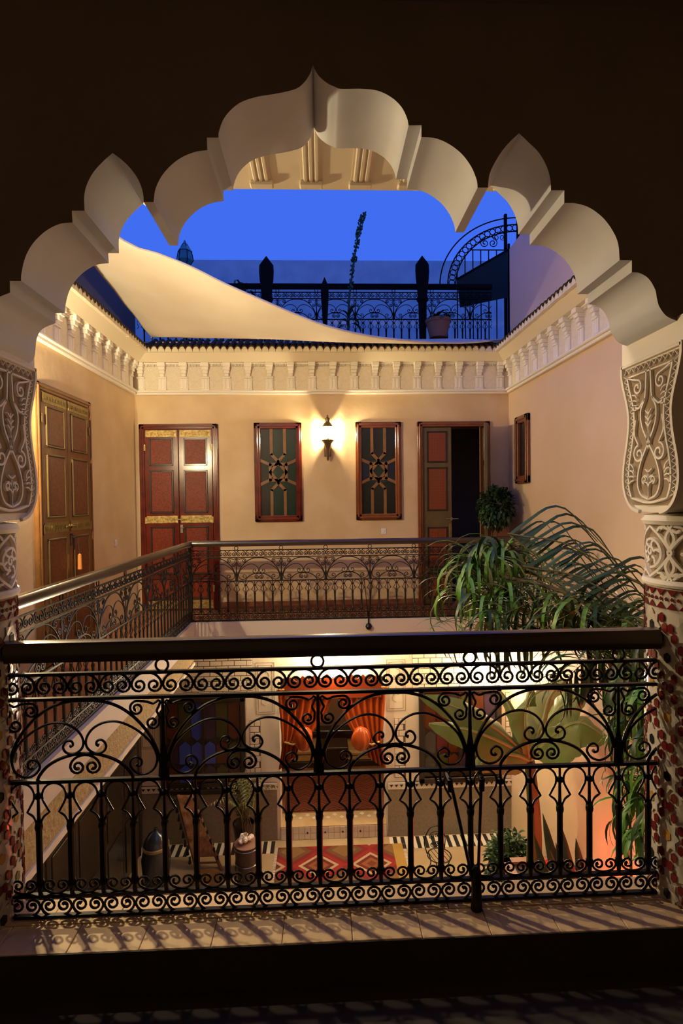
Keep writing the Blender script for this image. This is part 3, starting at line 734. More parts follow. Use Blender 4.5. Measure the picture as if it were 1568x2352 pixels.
# near railing
xl, xr = XCL - .186 + .185, XCR + .186 - .185
nodeX = at(731, 1700, YR).x
rail1 = railing('iron_railing', 'black scrolled iron railing with dark wooden handrail across the near arch', (xl, YR, 0), 0, xr - xl, (nodeX - xl) % WM, 'iron')
def brace(root, x, y, zb, ball):
    m = MB(); top = Z3 - .01
    if not ball:
        m.tube([(x - .095, y + .0, top), (x - .012, y, .10), (x - .006, y, -.0)], .006, 6).tube([(x + .022, y, top), (x + .006, y, .10), (x + .004, y, 0)], .006, 6)
        m.tube([(x - .1, y + .03, top), (x - .095, y, top - .01), (x - .092, y, top - .05)], .010, 6).tube([(x + .022, y + .03, top), (x + .024, y, top - .01), (x + .022, y, top - .05)], .010, 6)
        m.lathe([(.008, .16), (.018, .14), (.020, .02), (.022, zb)], 10, (x, y, 0))
    else:
        m.tube([(x - .05, y, top), (x - .005, y, .0)], .005, 5).tube([(x + .05, y, top), (x + .005, y, .0)], .005, 5)
        m.tube([(x, y, .1), (x, y, zb + .04)], .010, 6); m.lathe([(.001, zb - .045), (.03, zb - .032), (.043, zb), (.03, zb + .032), (.001, zb + .045)], 14, (x, y, 0))
    return m.build('brace', 'iron', root)
bx_ = at(1094, 2080, YR - .045).x - xl
brace(rail1, bx_, -.045, .001, False)
railing('iron_railing', 'short scrolled iron railing between the right column and the right wall', (XCR + .372, YR, 0), 0, XR - XCR - .376, .2, 'iron')
# far railing
bl = XLR; br = XR - .02
n2 = at(440 + 645 / 3.136, 1300, YBR).x
rail2 = railing('iron_railing', 'long scrolled iron railing along the far gallery below the wall lamp', (bl, YBR, 0), 0, br - bl, (n2 - bl) % WM, 'iron_far')
brace(rail2, at(846, 1420, YBR - .03).x - bl, -.055, -.10, True)
MB().box(-.022, .022, -.022, .022, -.14, .95, b=.004).box(-.035, .035, -.035, .035, -.16, -.14).build('corner_post', 'iron_far', rail2)
# left railing (seen end on)
rail3 = railing('iron_railing', 'scrolled iron railing along the left gallery running away from the viewer', (XLR, 2.20, 0), PI / 2, YBR - 2.20 - .04, .18, 'iron_far')
# terrace railing
YT = 7.98; ztr = at(760, 652, YT).z - 1.01
tr0, tr1 = -2.6, 2.55
rail4 = railing('iron_railing', 'dark iron railing on the roof terrace against the dusk sky', (tr0, YT, ztr), 0, tr1 - tr0, (at(780 + 440 / 3.56, 700, YT).x - tr0) % WM, 'black_matte', True)
# ------------------------------------------------------------------ DOORS
def frame_mb(w, h, fw, d, dp):
    m = MB(); o = w / 2
    for s in (-1, 1): m.box(s * o, s * (o - fw), -d, dp, 0, h, b=.008); m.box(s * (o - fw * .3), s * (o - fw * .62), -d - .012, 0, 0, h - fw * .3, b=.006)
    m.box(-o, o, -d, dp, h - fw, h, b=.008).box(-o + fw * .3, o - fw * .3, -d - .012, 0, h - fw * .62, h - fw * .3, b=.006); return m
def leaf(root, x0, x1, h, st, sgn, band_zs, panels, lattice=False, nm='leaf'):
    """one door leaf from x0 to x1, front at y=0"""
    w = x1 - x0; lf = MB().box(0, w, 0, .045, .01, h, b=.005).build(nm, st['stile'], root); lf.location = (x0, 0, 0)
    for (z0, z1) in panels:
        a, b = w * .15, w * .85
        MB().box(a, b, -.004, .0, z0, z1).box(a, a + .018, -.016, 0, z0, z1, b=.004).box(b - .018, b, -.016, 0, z0, z1, b=.004).box(a, b, -.016, 0, z0, z0 + .018, b=.004).box(a, b, -.016, 0, z1 - .018, z1, b=.004).build('panel_moulding', st['mould'], lf)
        MB().box(a + .022, b - .022, -.012, -.004, z0 + .022, z1 - .022, b=.003).build('panel', st['panel'], lf)
        if lattice:
            nx = 6; nz = max(4, int((z1 - z0 - .06) / ((b - a - .06) / nx)))
            l = MB(); xa_, xb_, za_, zb_ = a + .030, b - .030, z0 + .030, z1 - .030
            for i in range(nx + 1): xx = xa_ + (xb_ - xa_) * i / nx; l.box(xx - .006, xx + .006, -.017, -.012, za_, zb_)
            for i in range(nz + 1): zz = za_ + (zb_ - za_) * i / nz; l.box(xa_, xb_, -.0165, -.012, zz - .006, zz + .006)
            l.build('lattice', 'lattice_dark', lf)
    for (z0, z1) in band_zs:
        m = MB(); m.box(.02, w - .02, -.006, 0, z0, z1)
        n = int((w - .04) / .03)
        for k in range(n): m.lathe([(.008, 0), (.006, .005), (.001, .007)], 6, (0, 0, 0)) if False else m.box(.03 + k * .03, .046 + k * .03, -.010, -.006, z0 + (z1 - z0) * .3, z0 + (z1 - z0) * .7, b=.002)
        m.build('brass_band', st['band'], lf)
    return lf
def double_door(name, label, loc, rotz, w, h, st, knob=True):
    r = thing(name, label, 'door', loc, rotz, kind='structure')
    fw = .075; frame_mb(w, h, fw, .045, .0).build('frame', st['frame'], r)
    o = w / 2 - fw; hh = h - fw
    bands = [(hh - .105, hh - .015), (hh * .485, hh * .485 + .10), (.03, .14)]
    pn = [(hh * .80, hh - .125), (hh * .545, hh * .775) if False else (hh * .54, hh * .775), (hh * .20, hh * .465), (.16, hh * .18)]
    for (x0, x1, s) in ((-o, -.003, -1), (.003, o, 1)):
        lf = leaf(r, x0, x1, hh - .004, st, s, bands, pn); lf.location.y = -.046
        for z in (hh * .9, hh * .5, .3):
            MB().box(-.006 if s < 0 else (x1 - x0) - .02, .02 if s < 0 else (x1 - x0) + .006, -.012, 0, z - .045, z + .045, b=.003).build('hinge', st['hinge'], lf)
    z = hh * .485 + .05
    m = MB(); m.tube([(-.10, -.066, z), (.10, -.066, z)], .007, 8).box(-.03, -.018, -.068, -.046, z - .02, z + .02).box(.018, .03, -.068, -.046, z - .02, z + .02)
    lt = m.build('latch', st['hinge'], r)
    MB().box(.012, .05, -.064, -.05, z - .19, z - .075, b=.004).tube([(.03, -.064, z - .11), (.03, -.085, z - .115), (.075, -.088, z - .12)], .007, 6).build('lock_plate', st['lock'], r)
    return r
ST1 = dict(frame='lacquer_red', stile='lacquer_red', mould='black_moulding', panel='panel_red', band='brass', hinge='brass', lock='steel')
ST2 = dict(frame='wood_brown', stile='wood_brown', mould='wood_olive', panel='panel_brown', band='old_brass', hinge='old_brass', lock='black_moulding')
ST3 = dict(frame='lacquer_brown', stile='wood_olive', mould='black_moulding', panel='panel_orange', band='old_brass', hinge='old_brass', lock='steel')
w1 = D1[1].x - D1[0].x; h1 = D1[0].z
double_door('door_1', 'glossy dark red double door with brass bands on the far wall', ((D1[0].x + D1[1].x) / 2, YB, 0), 0, w1, h1, ST1)
pa, pb = atX(76, 1150, XL), atX(204, 1150, XL); ha = atX(199, 925, XL).z
dd = double_door('door_2', 'brown panelled double door with old brass bands on the left wall', (XL, (pa.y + pb.y) / 2, 0), PI / 2, pb.y - pa.y, ha, ST2)
zc_ = atX(161, 1305, XL).z
# half open door
w2 = D2[1].x - D2[0].x; h2 = D2[0].z
r = thing('door_3', 'half open door with orange lattice panels beside a dark doorway', 'door', ((D2[0].x + D2[1].x) / 2, YB, 0), 0, kind='structure')
frame_mb(w2, h2, .075, .045, .20).build('frame', 'lacquer_brown', r)
o = w2 / 2 - .075; hh = h2 - .075
pn = [(hh * .80, hh - .06), (hh * .53, hh * .775), (hh * .21, hh * .44), (.10, hh * .185)]
lf = leaf(r, -o, .0 - .03, hh - .004, ST3, -1, [], pn, True); lf.location.y = -.01
MB().tube([(o * .72, -.03, hh * .485), (o * 1.12, -.03, hh * .485)], .008, 8).box(o * .86, o * .93, -.03, 0, hh * .485 - .02, hh * .485 + .02).build('latch', 'steel', lf)
MB().box(o - .075, o - .035, -.012, 0, hh * .30, hh * .46, b=.004).build('lock_plate', 'old_brass', lf)
lf2 = leaf(r, 0, o - .03, hh - .004, ST3, 1, [], pn, True); lf2.name = 'leaf'
lf2.location = (o - .008, -.05, 0); lf2.rotation_euler = (0, 0, PI + math.radians(72))
# ------------------------------------------------------------------ WINDOWS (far wall)
def tracery(r, w, h, bw, m_, y0, y1):
    """lattice bars in a w x h light, centred at 0"""
    m = MB(); bar = lambda a, b: _bar(m, a, b, bw, y0, y1)
    def _bar(m, a, b, bw, y0, y1):
        A, B = Vector((a[0], a[1])), Vector((b[0], b[1])); t = (B - A).normalized(); n = Vector((-t.y, t.x)) * bw / 2; A = A - t * bw * .3; B = B + t * bw * .3
        q = [A - n, B - n, B + n, A + n]; m.add([(p.x, y, p.y) for y in (y0, y1) for p in q], [(0, 1, 2, 3), (7, 6, 5, 4), (0, 4, 5, 1), (1, 5, 6, 2), (2, 6, 7, 3), (3, 7, 4, 0)])
    k = w * .19; q = w * .225
    for s in (1, -1):
        for x in (1, -1):
            bar((x * k, s * h / 2), (x * k, s * h * .205)); bar((x * k, s * h * .205), (0, s * h * .125)); 
            bar((x * q, s * q * .95), (x * w * .5, s * q * .95 + .0) if False else (x * w * .5, s * (.02 + w * .30)))
        bar((-q, s * q), (q, s * q)); bar((s * q, -q), (s * q, q))
        bar((-q, 0), (0, s * q * 1.25)); bar((q, 0), (0, s * q * 1.25))
    return m.build('tracery', m_, r)
def window(name, label, loc, rotz, w, h, fm, fw, glass, tr_m):
    r = thing(name, label, 'window', loc, rotz, kind='structure')
    m = MB()
    for s in (-1, 1):
        m.box(s * w / 2, s * (w / 2 - fw), -.045, 0, -h / 2, h / 2, b=.008).box(s * (w / 2 - fw * .25), s * (w / 2 - fw * .6), -.058, -.04, -h / 2 + fw * .25, h / 2 - fw * .25, b=.006)
        m.box(-w / 2, w / 2, -.045, 0, s * h / 2, s * (h / 2 - fw), b=.008).box(-w / 2 + fw * .25, w / 2 - fw * .25, -.058, -.04, s * (h / 2 - fw * .25), s * (h / 2 - fw * .6), b=.006)
    m.build('frame', fm, r)
    iw, ih = w - 2 * fw, h - 2 * fw
    for i in range(3):
        for j in range(3):
            xs = [-iw / 2, -iw * .19, iw * .19, iw / 2]; zs = [-ih / 2, -ih * .13, ih * .13, ih / 2]
            MB().box(xs[i], xs[i + 1], -.010, -.004, zs[j], zs[j + 1]).build('pane', glass[(i * 2 + j * 3 + 1) % len(glass)], r)
    if tr_m: tracery(r, iw, ih, .040, tr_m, -.026, -.006)
    return r
def win_px(name, label, x0, y0, x1, y1, fm, glass, tr_m):
    a, b = at(x0, y0, YB), at(x1, y1, YB)
    return window(name, label, ((a.x + b.x) / 2, YB, (a.z + b.z) / 2), 0, b.x - a.x, a.z - b.z, fm, .085, glass, tr_m)
win_px('window_1', 'dark red framed window with green glass lattice, left of the wall lamp', 583, 972, 695, 1197, 'lacquer_red', ['glass_green', 'glass_dark', 'glass_green'], 'wood_brown')
win_px('window_2', 'red brown framed window with dark blue glass lattice, right of the wall lamp', 815, 970, 922, 1193, 'lacquer_brown', ['glass_blue', 'glass_dark', 'glass_green', 'glass_dark'], 'wood_brown')
a, b = atX(1189, 1030, XR), atX(1218, 1030, XR); zt_, zb_ = atX(1202, 954, XR).z, atX(1202, 1110, XR).z
window('window_3', 'small narrow window with red brown frame on the right wall', (XR, (a.y + b.y) / 2, (zt_ + zb_) / 2), -PI / 2, a.y - b.y, zt_ - zb_, 'lacquer_brown', .10, ['glass_dark'], None)
# ------------------------------------------------------------------ WALL LAMPS, SWITCHES
def sconce(name, label, loc, rotz, power):
    r = thing(name, label, 'wall lamp', loc, rotz)
    MB().box(-.05, .05, -.014, 0, -.30, -.04, b=.006).build('back_plate', 'horn_metal', r)
    c = (0, -.115, 0)
    h = MB(); h.lathe([(.002, -.36), (.016, -.35), (.024, -.28), (.034, -.20), (.050, -.13), (.084, -.092), (.088, -.080), (.06, -.078), (.02, -.080)], 12, (0, 0, 0))
    h.v = [(x, y - .115 * (1 - max(0, min(1, (-z - .1) / .26)) * .45), z) for x, y, z in h.v]; h.build('horn', 'horn_metal', r)
    MB().lathe([(.022, -.072), (.022, -.055), (.012, -.05)], 10, c).build('bulb_socket', 'horn_metal', r)
    MB().lathe([(.001, -.052), (.016, -.04), (.028, .0), (.030, .03), (.022, .055), (.001, .066)], 12, c).build('bulb', 'bulb_glow', r)
    g = MB().lathe([(.066, -.07), (.066, .105)], 8, c).build('glass', 'clear_glass', r, False)
    cg = MB()
    for k in range(8): a = 2 * PI * k / 8; cg.box(-.004, .004, -.004, .004, -.07, .105, Matrix.Translation((c[0] + .068 * math.cos(a), c[1] + .068 * math.sin(a), 0)))
    cg.build('cage', 'horn_metal', r)
    MB().lathe([(.02, .125), (.074, .105), (.078, .113), (.05, .150), (.028, .172), (.030, .20), (.034, .22), (.012, .236), (.010, .262), (.001, .27)], 14, c).build('cap', 'horn_metal', r)
    M = Matrix.Translation(loc) @ Matrix.Rotation(rotz, 4, 'Z')
    point_light(name + '_light', M @ Vector((0, -.115, .03)), power, (1, .80, .46), .045)
    return r
p = at(752, 1000, YB); SCZ = p.z
sconce('wall_sconce', 'lit brass horn lantern on the far wall between the two windows', (p.x, YB, p.z), 0, 210)
sconce('wall_sconce', 'lit brass horn lantern on the left wall, hidden by the near column', (XL, 4.0, 2.34), PI / 2, 1050)
# floodlight on a pole on the flat roof left of the court
r = thing('roof_floodlight', 'floodlight on a pole on the flat roof left of the court', 'floodlight', (-3.25, 4.4, 3.72))
MB().lathe([(.10, 0), (.10, .015), (.025, .03), (.025, 2.30)], 10).build('pole', 'black_matte', r); MB().tube([(0, 0, 2.28), (.22, -.05, 2.38)], .02, 6).build('arm', 'black_matte', r)
MB().lathe([(.001, .10), (.07, .09), (.10, .02), (.12, -.02), (.11, -.02), (.09, .02), (.06, .08), (.001, .09)], 14, (.30, -.08, 2.40)).build('shade', 'steel', r); MB().lathe([(.001, -.03), (.03, -.01), (.03, .03), (.001, .05)], 10, (.30, -.08, 2.40)).build('bulb', 'bulb_glow', r)
fl_ = bpy.data.lights.new('flood_light', 'SPOT'); fl_.energy = 520; fl_.color = (1, .77, .50); fl_.shadow_soft_size = .06; fl_.spot_size = math.radians(64); fl_.spot_blend = .5
flo = bpy.data.objects.new('flood_light', fl_); COL.objects.link(flo); flo.location = (-2.95, 4.32, 6.02); flo.rotation_euler = (Vector((.45, 2.3, .4)) - Vector((-2.95, 4.32, 6.02))).to_track_quat('-Z', 'Y').to_euler()
def switch(label, loc, rotz):
    r = thing('light_switch', label, 'light switch', loc, rotz)
    MB().box(-.036, .036, -.011, 0, -.042, .042, b=.004).build('plate', 'switch_white', r); MB().box(-.016, .016, -.016, -.010, -.024, .024, b=.003).build('rocker', 'switch_white', r)
p = atX(265, 1248, XL); switch('small white light switch on the left wall by the red door', (XL, p.y, p.z), PI / 2)
p = at(881, 1220, YB); switch('small white switch below the right lattice window', (p.x, YB, p.z), 0)
# hanging tassel on the left door
p = atX(160, 1285, XL); t = thing('key_tassel', 'orange tassel hanging by a cord from the brown door latch', 'tassel', (XL + .10, p.y, p.z))
MB().tube([(0, -.03, .22), (0, -.01, .12), (0, 0, .05)], .004, 5).build('cord', 'tassel', t); MB().lathe([(.004, .06), (.018, .045), (.020, -.06), (.022, -.10)], 10).build('fringe', 'candle_orange', t)
# ------------------------------------------------------------------ SHADE SAIL
A_, B_, C_ = Vector((-2.28, 4.3, 4.05)), Vector((-2.24, 7.44, 3.715)), Vector((2.60, 7.55, 3.715))
edge_px = [(285, 555, .20), (360, 583, .24), (440, 615, .284), (520, 655, .335), (600, 690, .385), (675, 722, .445), (750, 750, .502), (850, 773, .60), (960, 785, .713), (1060, 788, .84)]
free = [A_]
for px, py, t in edge_px:
    p0 = A_.lerp(C_, t); free.append(at(px, py, p0.y))
free.append(C_)
free = catmull(free, 3)
def sail_pt(u, v):      # u along free edge A->C, v from free edge to corner B side (walls)
    k = u * (len(free) - 1); i = min(int(k), len(free) - 2); f = free[i].lerp(free[i + 1], k - i)
    s = .5; w = A_.lerp(B_, u / s) if u < s else B_.lerp(C_, (u - s) / (1 - s))
    p = f.lerp(w, v); p.z -= .07 * math.sin(PI * v) * math.sin(PI * u) ** .8; p.z += .006 * math.sin(u * 60 + v * 9) * v
    return p
sail = thing('shade_sail', 'large cream canvas shade sail stretched over the far left corner of the court', 'shade sail', (0, 0, 0))
o = MB().grid(sail_pt, 44, 14).build('canvas', 'canvas', sail, True, 80)
md = o.modifiers.new('thickness', 'SOLIDIFY'); md.thickness = .006
MB().tube([p + Vector((0, 0, .004)) for p in free], .014, 6).build('hem', 'canvas', sail)
for i, c in enumerate((A_, B_, C_)):
    d = Vector((-.02 if i < 2 else .05, .12 if i else 0, .0)); MB().tube([c, c + d], .008, 6).build('corner_rope', 'lace', sail)
# ------------------------------------------------------------------ TERRACE THINGS
def obelisk(label, px, ytop, ybot, wpx, Y):
    p = at(px, ytop, Y); q = at(px, ybot, Y); w = wpx * Y / FPX / 2; r = thing('finial_post', label, 'post', (p.x, Y, ztr)); H = p.z - ztr; hd = H - .30
    m = MB(); k = w
    for (z, s) in ((0, .55),): pass
    lv = [(0, .45), (H - .62, .62), (H - .34, .92), (H - .22, 1.0), (H - .13, .95), (H, .02)]
    m.lathe([(k * s * 1.2, z) for z, s in lv], 8).build('shaft', 'black_matte', r)
    MB().lathe([(k * .7, ztr * 0 + .70), (k * 1.0, .72), (k * 1.0, .76), (k * .7, .78)], 8).build('collar', 'black_matte', r); return r
obelisk('dark pointed wooden post rising from the terrace railing at left', 611, 588, 690, 28, YT - .13)
obelisk('dark pointed wooden post on the terrace railing at right, beside the flower pot', 969, 587, 775, 27, YT - .13)
obelisk('shorter slim dark post between the two pointed terrace posts', 745, 636, 750, 15, YT - .13)
# tall flower spike
p0 = at(800, 770, 7.84); sp = thing('flower_spike', 'tall dark flower spike standing on the terrace edge against the sky', 'plant', (p0.x, 7.84, ztr + .02))
pts = [at(x, y, 7.84) - Vector((p0.x, 7.84, ztr + .02)) for x, y in ((800, 775), (801, 700), (806, 650), (813, 600), (819, 560), (826, 520), (834, 492))]
pts = catmull(pts, 5); MB().tube(pts, [.018 - .012 * i / len(pts) for i in range(len(pts))], 6).build('stalk', 'leaf_dark', sp)
fl_me = MB().lathe([(.002, -.03), (.016, -.005), (.014, .018), (.002, .03)], 6).mesh('bud', 'leaf_dark')
for i in range(int(len(pts) * .3), len(pts)):
    for k in range(4):
        a = random.uniform(0, 2 * PI); s = random.uniform(.6, 1.25); ob('bud', fl_me, sp, pts[i] + Vector((math.cos(a), math.sin(a), random.uniform(-.5, .5))) * .028, (random.uniform(-1, 1), random.uniform(-1, 1), 0), s)
def blade_mesh(L, w, arch_, droop, n=9, m='leaf_dark', name='leaf'):
    mb = MB(); V = []; x = z = 0; ang = arch_
    for i in range(n + 1):
        t = i / n; ww = w * (math.sin(PI * min(1, .12 + t * .88)) ** .7 if t < 1 else .03) / 2
        V += [(x, -ww, z + ww * .25), (x, 0, z), (x, ww, z + ww * .25)]
        ang -= droop / n * (1 + t); x += L / n * math.cos(ang); z += L / n * math.sin(ang)
    F = []
    for i in range(n):
        for k in (0, 1): a = i * 3 + k; F.append((a, a + 1, a + 4, a + 3))
    return mb.add(V, F).mesh(name, m)
leafy = [blade_mesh(.28, .05, 1.0, 1.6, 6, 'leaf_dark') for _ in range(2)]
for k in range(22): ob('leaf', leafy[k % 2], sp, (random.uniform(-.02, .02), random.uniform(-.02, .02), .15 + .35 * random.random()), (0, random.uniform(-.4, .3), random.uniform(0, 2 * PI)), random.uniform(.6, 1.1))
# pot with plant on the terrace
p = at(1000, 770, 7.80); r = thing('flower_pot', 'terracotta pot with a spiky plant on the terrace edge', 'potted plant', (p.x, 7.62, 3.76))
MB().lathe([(.001, 0), (.12, 0), (.165, .20), (.18, .21), (.18, .25), (.15, .25), (.14, .2)], 20).build('pot', 'terracotta_pot', r)
for k in range(26): ob('leaf', leafy[k % 2], r, (random.uniform(-.06, .06), random.uniform(-.06, .06), .22), (0, random.uniform(-.7, .1), random.uniform(0, 2 * PI)), random.uniform(.6, 1.1))
# drooping plant behind the railing at left
p = at(560, 650, 8.4); r = thing('drooping_plant', 'thin drooping dark plant above the shade sail edge on the terrace', 'potted plant', (p.x, 8.4, 3.70))
MB().lathe([(.001, 0), (.13, 0), (.17, .26), (.15, .27), (.14, .2)], 16).build('pot', 'terracotta_pot', r)
MB().tube([(0, 0, .2), (.02, 0, .7), (-.02, 0, p.z - 3.72)], .016, 6).build('stem', 'stem_brown', r)
dl = blade_mesh(.36, .035, .9, 2.4, 8, 'leaf_dark')
for k in range(22): ob('leaf', dl, r, (random.uniform(-.1, .1), 0, p.z - 3.72 - random.random() * .15), (0, random.uniform(-.3, .3), random.uniform(0, 2 * PI)), random.uniform(.6, 1.1))
# lantern
p = at(424, 560, 8.6); r = thing('terrace_lantern', 'small green glass lantern on a pole above the shade sail', 'lantern', (p.x, 8.6, 3.70)); h = p.z - 3.70
MB().lathe([(.06, 0), (.06, .02), (.018, .04), (.018, h - .36)], 10).build('pole', 'black_matte', r)
MB().lathe([(.06, h - .36), (.13, h - .26), (.10, h - .12)], 6).build('glass_body', 'lantern_green', r, False)
MB().lathe([(.115, h - .12), (.03, h), (.012, h + .05), (.001, h + .06)], 6).build('roof', 'lantern_green', r, False)
for k in range(6): a = k * PI / 3; MB().tube([(.062 * math.cos(a), .062 * math.sin(a), h - .36), (.132 * math.cos(a), .132 * math.sin(a), h - .26), (.104 * math.cos(a), .104 * math.sin(a), h - .12), (.03 * math.cos(a), .03 * math.sin(a), h)], .006, 5).build('rib', 'black_matte', r)
# arched grille
YGr = 8.5; c0 = at(1190, 655, YGr); c1_ = at(1010, 655, YGr); c2_ = at(1190, 500, YGr)
r = thing('iron_grille', 'quarter round wrought iron grille rising at the right end of the terrace', 'grille', (c0.x, YGr, 3.70)); a_, b_ = c0.x - c1_.x, c2_.z - c0.z; zb = c0.z - 3.70
earc = lambda s, n=24: [(-a_ * s * math.cos(PI / 2 * k / n), 0, zb + b_ * s * math.sin(PI / 2 * k / n)) for k in range(n + 1)]
for s, rr in ((1, .010), (.90, .010), (.80, .010)): MB().tube(earc(s), rr, 6).build('arc_bar', 'black_matte', r)
rg = MB().tube([(.045 * math.cos(2 * PI * k / 12), 0, .045 * math.sin(2 * PI * k / 12)) for k in range(12)], .007, 5, True).mesh('ring', 'black_matte')
for k in range(18): t = PI / 2 * (k + .5) / 18; ob('ring', rg, r, (-a_ * .85 * math.cos(t), 0, zb + b_ * .85 * math.sin(t)))
zm = zb + b_ * .52; xm_ = -a_ * .80 * math.sqrt(1 - (.52 / .80) ** 2)
MB().tube([(xm_, 0, zm), (-.16, 0, zm)], .009, 6).build('cross_bar', 'black_matte', r)
MB().tube([(-a_, 0, zb), (0, 0, zb)], .011, 6).build('cross_bar', 'black_matte', r)
n = 7
for k in range(n):
    x = -a_ * .78 + k * (a_ * .78 - .22) / (n - 1); zt = min(zm, zb + b_ * .80 * math.sqrt(max(0, 1 - (x / (a_ * .8)) ** 2)))
    MB().tube([(x, 0, 0), (x, 0, zt)], .009, 6).build('upright', 'black_matte', r)
gs = cscroll(.26, .20, False, 1.3, .007).mesh('scroll', 'black_matte')
ob('scroll', gs, r, (xm_ * .55 - .05, 0, zm + .11)); ob('scroll', gs, r, (-.30, 0, zm + .20), None, .8)
for x, h in ((-.20, zb + b_ + .05), (.0, zb + b_ + .20)): MB().box(x - .022, x + .022, -.022, .022, 0, h, b=.004).build('post', 'black_matte', r)
# dark awning
aw = thing('awning', 'dark green canvas awning in front of the terrace grille', 'awning', (0, 0, 0))
q = [at(1050, 641, 8.15), at(1057, 705, 8.0), at(1166, 682, 8.2), at(1166, 574, 8.35)]
th = Vector((0, .025, 0)); MB().add([*q, *[v + th for v in q]], [(0, 1, 2, 3), (7, 6, 5, 4), (0, 4, 5, 1), (1, 5, 6, 2), (2, 6, 7, 3), (3, 7, 4, 0)]).build('canvas', 'canvas_dark', aw, False)
MB().tube([q[0], q[3]], .016, 6).build('top_pole', 'black_matte', aw); MB().tube([q[3] + Vector((.02, .02, .1)), Vector((q[3].x + .02, q[3].y + .02, 3.70))], .02, 6).build('side_pole', 'black_matte', aw)
# ------------------------------------------------------------------ COURT GROUND FLOOR
g = lambda x, y: at(x, y, YB)
# white bricks with dark joints, above and beside the ground floor windows
def bricks(x0, y0, x1, y1, bw, bh):
    a, b = g(x0, y0), g(x1, y1); X0, X1, Zt, Zb = a.x, b.x, a.z, b.z
    MB().box(X0, X1, YB - .003, YB, Zb, Zt).build('mortar', 'brick_joint', lower)
    nr = max(1, round((Zt - Zb) / bh)); hh = (Zt - Zb) / nr
    for j in range(nr):
        x = X0 - (bw / 2 if j % 2 else 0)
        while x < X1 - .01:
            u0, u1 = max(x, X0) + .005, min(x + bw, X1) - .005
            if u1 - u0 > .02: MB().box(u0, u1, YB - .009, YB - .003, Zb + j * hh + .005, Zb + (j + 1) * hh - .005, b=.002).build('brick', 'brick_white', lower)
            x += bw
bricks(425, 1508, 580, 1598, .17, .075)
bricks(946, 1500, 1215, 1577, .17, .075)
bricks(573, 1655, 600, 1790, .13, .085)
bricks(905, 1650, 932, 1785, .13, .085)
bricks(1160, 1590, 1205, 1760, .14, .085)
def motif(x0, y0, x1, y1):
    a, b = g(x0, y0), g(x1, y1); cx, cz = (a.x + b.x) / 2, (a.z + b.z) / 2; w, h = b.x - a.x, a.z - b.z; m = MB()
    def add(P, ww=.008):
        V, F = ribbon(P, ww, .004); m.add([(cx + u, YB - .001 - hh, cz + z) for u, z, hh in V], F)
    for s in (.48, .36):
        for k in range(4):
            c_ = [(-1, -1), (1, -1), (1, 1), (-1, 1)]; add([(c_[k][0] * w * s, c_[k][1] * (h / 2 - w * (.5 - s))), (c_[(k + 1) % 4][0] * w * s, c_[(k + 1) % 4][1] * (h / 2 - w * (.5 - s)))])
    for s in (-1, 1):
        for q in (-1, 1): add(spiral2(s * w * .15, q * h * .14, w * .13, .004, PI / 2 * q, 1.3 * s * q, 9), .006)
        add([(0, s * h * .02), (s * w * .2, s * h * .26), (0, s * h * .33)], .006)
    m.build('motif_panel', 'line_grey', lower, False)
motif(586, 1522, 632, 1640); motif(886, 1515, 932, 1632); motif(320, 1600, 356, 1720)
# dado
for (x0, x1, nm) in ((322, 638, 'trim_4'), (890, 1216, 'trim_5')):
    a, b = g(x0, 1806 if x0 < 600 else 1796), g(x1, 1935)
    t = thing(nm, 'grey brown mosaic dado below the ' + ('left' if x0 < 600 else 'right') + ' ground floor window', 'dado', kind='structure')
    MB().box(a.x, b.x, YB - .02, YB, ZG, a.z).build('dado_panel', 'dado', t); MB().box(a.x, b.x, YB - .026, YB, a.z - .10, a.z, b=.003).build('dado_border', 'brick_white', t)
    m = MB(); x = a.x + .05
    while x < b.x - .04: m.prism([(x - .026, a.z - .03), (x + .026, a.z - .03), (x, a.z - .068)], fXZ, YB - .029, YB - .026); x += .072
    o = m.build('border_triangles', 'tile_black', t, False); o['kind'] = 'stuff'
# stained ground floor windows
def stained(name, label, x0, y0, x1, y1, cols):
    a, b = g(x0, y0), g(x1, y1); w, h = b.x - a.x, a.z - b.z
    r = thing(name, label, 'window', ((a.x + b.x) / 2, YB, (a.z + b.z) / 2), 0, kind='structure'); fw = .075
    m = MB()
    for s in (-1, 1): m.box(s * w / 2, s * (w / 2 - fw), -.06, 0, -h / 2, h / 2, b=.008).box(-w / 2, w / 2, -.06, 0, s * h / 2, s * (h / 2 - fw), b=.008)
    m.box(-.018, .018, -.045, 0, -h / 2, h / 2).box(-w / 2, w / 2, -.05, 0, -h / 2 + .10, -h / 2 + .16).build('frame', 'dark_wood', r)
    iw, ih = w - 2 * fw, h - 2 * fw; n = len(cols[0]); cw = iw / n
    zs = [ih / 2, ih * .05, -ih * .22, -ih / 2 + .08]
    for j in range(3):
        for i in range(n):
            xa_, xb_ = -iw / 2 + i * cw + .008, -iw / 2 + (i + 1) * cw - .008; z1_, z0_ = zs[j] - .008, zs[j + 1] + .008; xc_ = (xa_ + xb_) / 2; dv = min(.06, (z1_ - z0_) * .4)
            pl = [(xa_, z0_ + dv), (xc_, z0_), (xb_, z0_ + dv), (xb_, z1_), (xa_, z1_)] if j == 0 else [(xa_, z0_), (xb_, z0_), (xb_, z1_ - dv), (xc_, z1_), (xa_, z1_ - dv)]
            MB().prism(pl, fXZ, -.022, -.010).build('pane', cols[j][i], r, False)
    MB().box(-iw / 2, iw / 2, -.012, -.002, -ih / 2, ih / 2).build('leading', 'dark_wood', r)
    return r
O, L_, B, P_, R_, G_ = 'pane_orange', 'pane_olive', 'pane_sky_reflection', 'pane_purple', 'pane_red', 'pane_grey'
